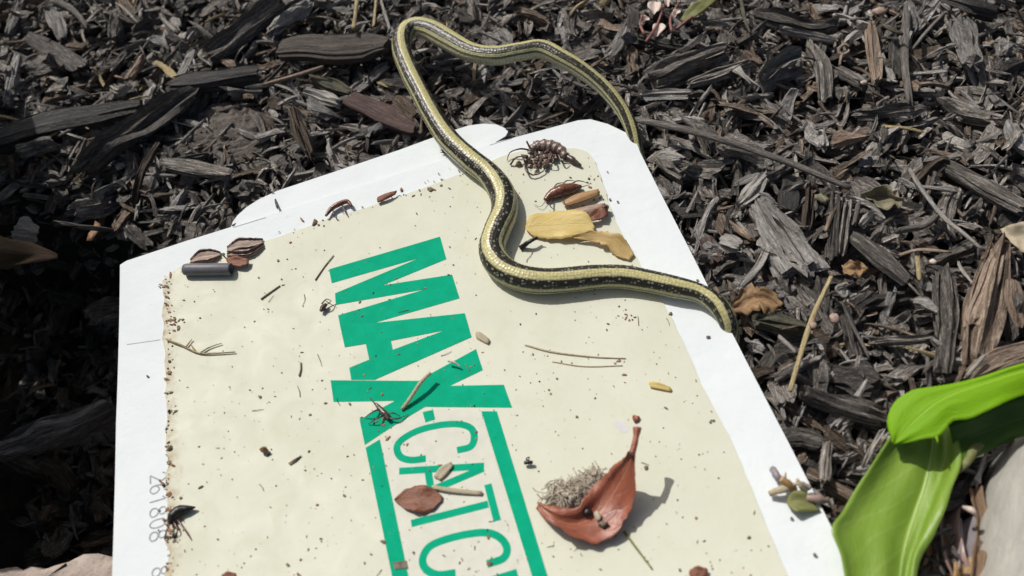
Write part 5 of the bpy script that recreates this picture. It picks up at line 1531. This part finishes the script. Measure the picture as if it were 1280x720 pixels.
leaf_thing("leaf_scrap", [(595, 414, .12), (602, 416, .14), (612, 424, .12)], [(594, 418, .12), (602, 421, .12), (612, 427, .12)], [(595, 422, .12), (602, 426, .12), (610, 430, .12)], 'creamleaf', "small tan fleck right of the green A", cat="leaf scrap", card=True, rows=6, cols=2)
leaf_thing("leaf_scrap", [(811, 477, .12), (824, 478, .2), (838, 484, .12)], [(811, 480, .12), (824, 482, .14), (840, 487, .12)], [(813, 484, .12), (824, 486, .14), (838, 489, .12)], 'yellowleaf', "small brown and yellow scrap on the glue near the right border", cat="leaf scrap", card=True, rows=8, cols=2)
leaf_thing("leaf_scrap", [(862, 712, .2), (872, 707, .3), (884, 711, .2)], [(861, 716, .2), (872, 714, .25), (885, 715, .2)], [(862, 722, .2), (872, 724, .25), (882, 722, .2)], 'brownleaf', "reddish brown scrap at the trap's near end", cat="leaf scrap", card=True, rows=8, cols=2, ruffle=.0004)
leaf_thing("leaf_scrap", [(277, 718, .2), (285, 714, .3), (295, 717, .2)], [(277, 722, .2), (286, 720, .25), (296, 721, .2)], [(278, 728, .2), (286, 728, .25), (294, 727, .2)], 'brownleaf', "dark brown scrap at the bottom border on the glue", cat="leaf scrap", card=True, rows=8, cols=2, ruffle=.0004)
m_ = MB(); m_.add(*sheet([wx([(491, 703), (508, 701), (510, 710), (494, 712)])], .0008, .0004)); tag(m_.build("tape_scrap", MAT['grit']), "small dark square scrap on the green frame's left bar", "scrap")
m_ = MB(); m_.add(*blob(Pc(795, 523, .0012), (.0013, .0015, .0008), seed=3, sub=2)); tag(m_.build("bud", MAT['redleaf'], shade=True), "tiny red-brown bud above the curled leaf's stalk", "bud")
m_ = MB(); m_.add(*sheet([wx([(767, 526), (773, 525), (780, 528), (786, 534), (784, 540), (776, 540), (769, 534)])], .00047, .0001)); tag(m_.build("glue_smear", MAT['smear']), "pale grey smear on the glue left of the red-brown bud", "smear")
# debris on the right border
dt = empty("plant_debris", Pc(990, 615), "clump of dry flower debris with a green leaflet on the white border", "plant debris")
leaf = MB(); leaf.add(*leaf_patch([Pc(*q) for q in [(984, 622, .002), (992, 614, .004), (1004, 614, .004), (1014, 620, .002)]], [Pc(*q) for q in [(983, 628, .002), (993, 626, .002), (1004, 627, .002), (1020, 632, .001)]], [Pc(*q) for q in [(986, 634, .002), (995, 639, .004), (1006, 639, .003), (1026, 638, .001)]], rows=12, cols=3)); leaf.build("leaflet", MAT['oliveleaf'], dt, shade=True)
for pts, r_, m in (([(962, 617, .002), (976, 612, .004), (988, 610, .003)], [.0010, .0014, .001], 'creamleaf'), ([(966, 587, .002), (971, 594, .005), (976, 602, .003)], [.0013, .0011], 'mauve'), ([(982, 590, .007), (982, 602, .005), (985, 610, .002)], [.0003, .0006], 'creamleaf'), ([(976, 598, .006), (984, 604, .005), (992, 612, .002)], [.0012, .0015], 'ochreleaf'), ([(1008, 622, .002), (1022, 624, .002), (1034, 626, .0)], [.0013, .0016, .001], 'fleshy'), ([(996, 598, .006), (1000, 606, .005), (1006, 614, .002)], [.0005, .0012], 'creamleaf'), ([(990, 606, .004), (1002, 604, .005), (1012, 610, .003)], [.0005, .001], 'fluff')):
    q = MB(); q.add(*tube([Pc(*p) for p in pts], r_, M=7, N=10, wob=.08, seed=int(pts[0][0]))); q.build("dry_petal", MAT[m], dt, shade=True)

# grit: nobody could count it
gr = MB(); gg = np.random.default_rng(17)
def speck(px, py, size, m):
    c = Pc(px, py, ZG); a = gg.uniform(0, 6.28)
    el = gg.choice([1, 1.4, 2.6], p=[.5, .35, .15])
    gr.add(*blob(c, (size * el, size, size * .55), seed=int(gg.integers(1e6)), rough=.3, rot=a), mi=m)
n_ = 0
while n_ < 900:
    x, y = gg.uniform(195, 990), gg.uniform(190, 730)
    p = Pc(x, y)
    if not inside(glue_poly, p[0], p[1]):
        continue
    if math.sin(x * .021 + 1.1) * math.sin(y * .027 + .4) + .5 * math.sin(x * .06 + y * .05) < gg.uniform(-1.4, .9):
        continue
    n_ += 1
    speck(x, y, float(np.exp(gg.normal(-8.6, .55))), int(gg.choice(4, p=[.55, .25, .12, .08])))
for k in range(150):                                              # grime along the glue's left edge and far edge
    if k < 90:
        y = gg.uniform(345, 725); x = 206 + abs(gg.normal()) * 5 + (y - 345) * .004
    else:
        t = gg.uniform(); x = 210 + 380 * t; y = 346 - 135 * t + gg.normal() * 5
    speck(x, y, float(np.exp(gg.normal(-7.95, .45))), int(gg.choice(4, p=[.3, .45, .15, .1])))
for cx, cy, n, s in ((216, 402, 26, 6), (217, 515, 12, 4), (212, 655, 26, 7), (206, 357, 8, 4), (205, 604, 9, 4), (786, 400, 8, 7), (470, 520, 22, 12), (745, 245, 14, 8), (660, 210, 10, 12), (745, 225, 16, 8), (215, 670, 18, 6)):
    for k in range(n):
        speck(cx + gg.normal() * s, cy + gg.normal() * s, float(np.exp(gg.normal(-7.9, .4))), int(gg.choice(4, p=[.2, .55, .15, .1])))
for k in range(34):                                               # short hairs and slivers
    x, y = gg.uniform(215, 900), gg.uniform(250, 715); p = Pc(x, y)
    if not inside(glue_poly, p[0], p[1]): continue
    a = gg.uniform(0, 6.28); l = gg.uniform(2, 8)
    gr.add(*tube([Pc(x, y, .0006), Pc(x + l * math.cos(a) + gg.normal(), y + l * math.sin(a), .0008), Pc(x + 2 * l * math.cos(a), y + 2 * l * math.sin(a), .0006)], [.00014, .00007], M=4, N=5), mi=int(gg.choice(4, p=[.5, .2, .2, .1])))
for x, y in ((885, 421), (595, 540), (1019, 694), (888, 528), (838, 392), (872, 350), (990, 648), (184, 470), (892, 526), (772, 252)):
    speck(x, y, .0006, 0)
tag(gr.build("grit", [MAT['grit'], MAT['gritbrown'], MAT['dryleaf'], MAT['black']]), "dark grit, crumbs and hairs scattered over the sticky face", "grit", None, "stuff")
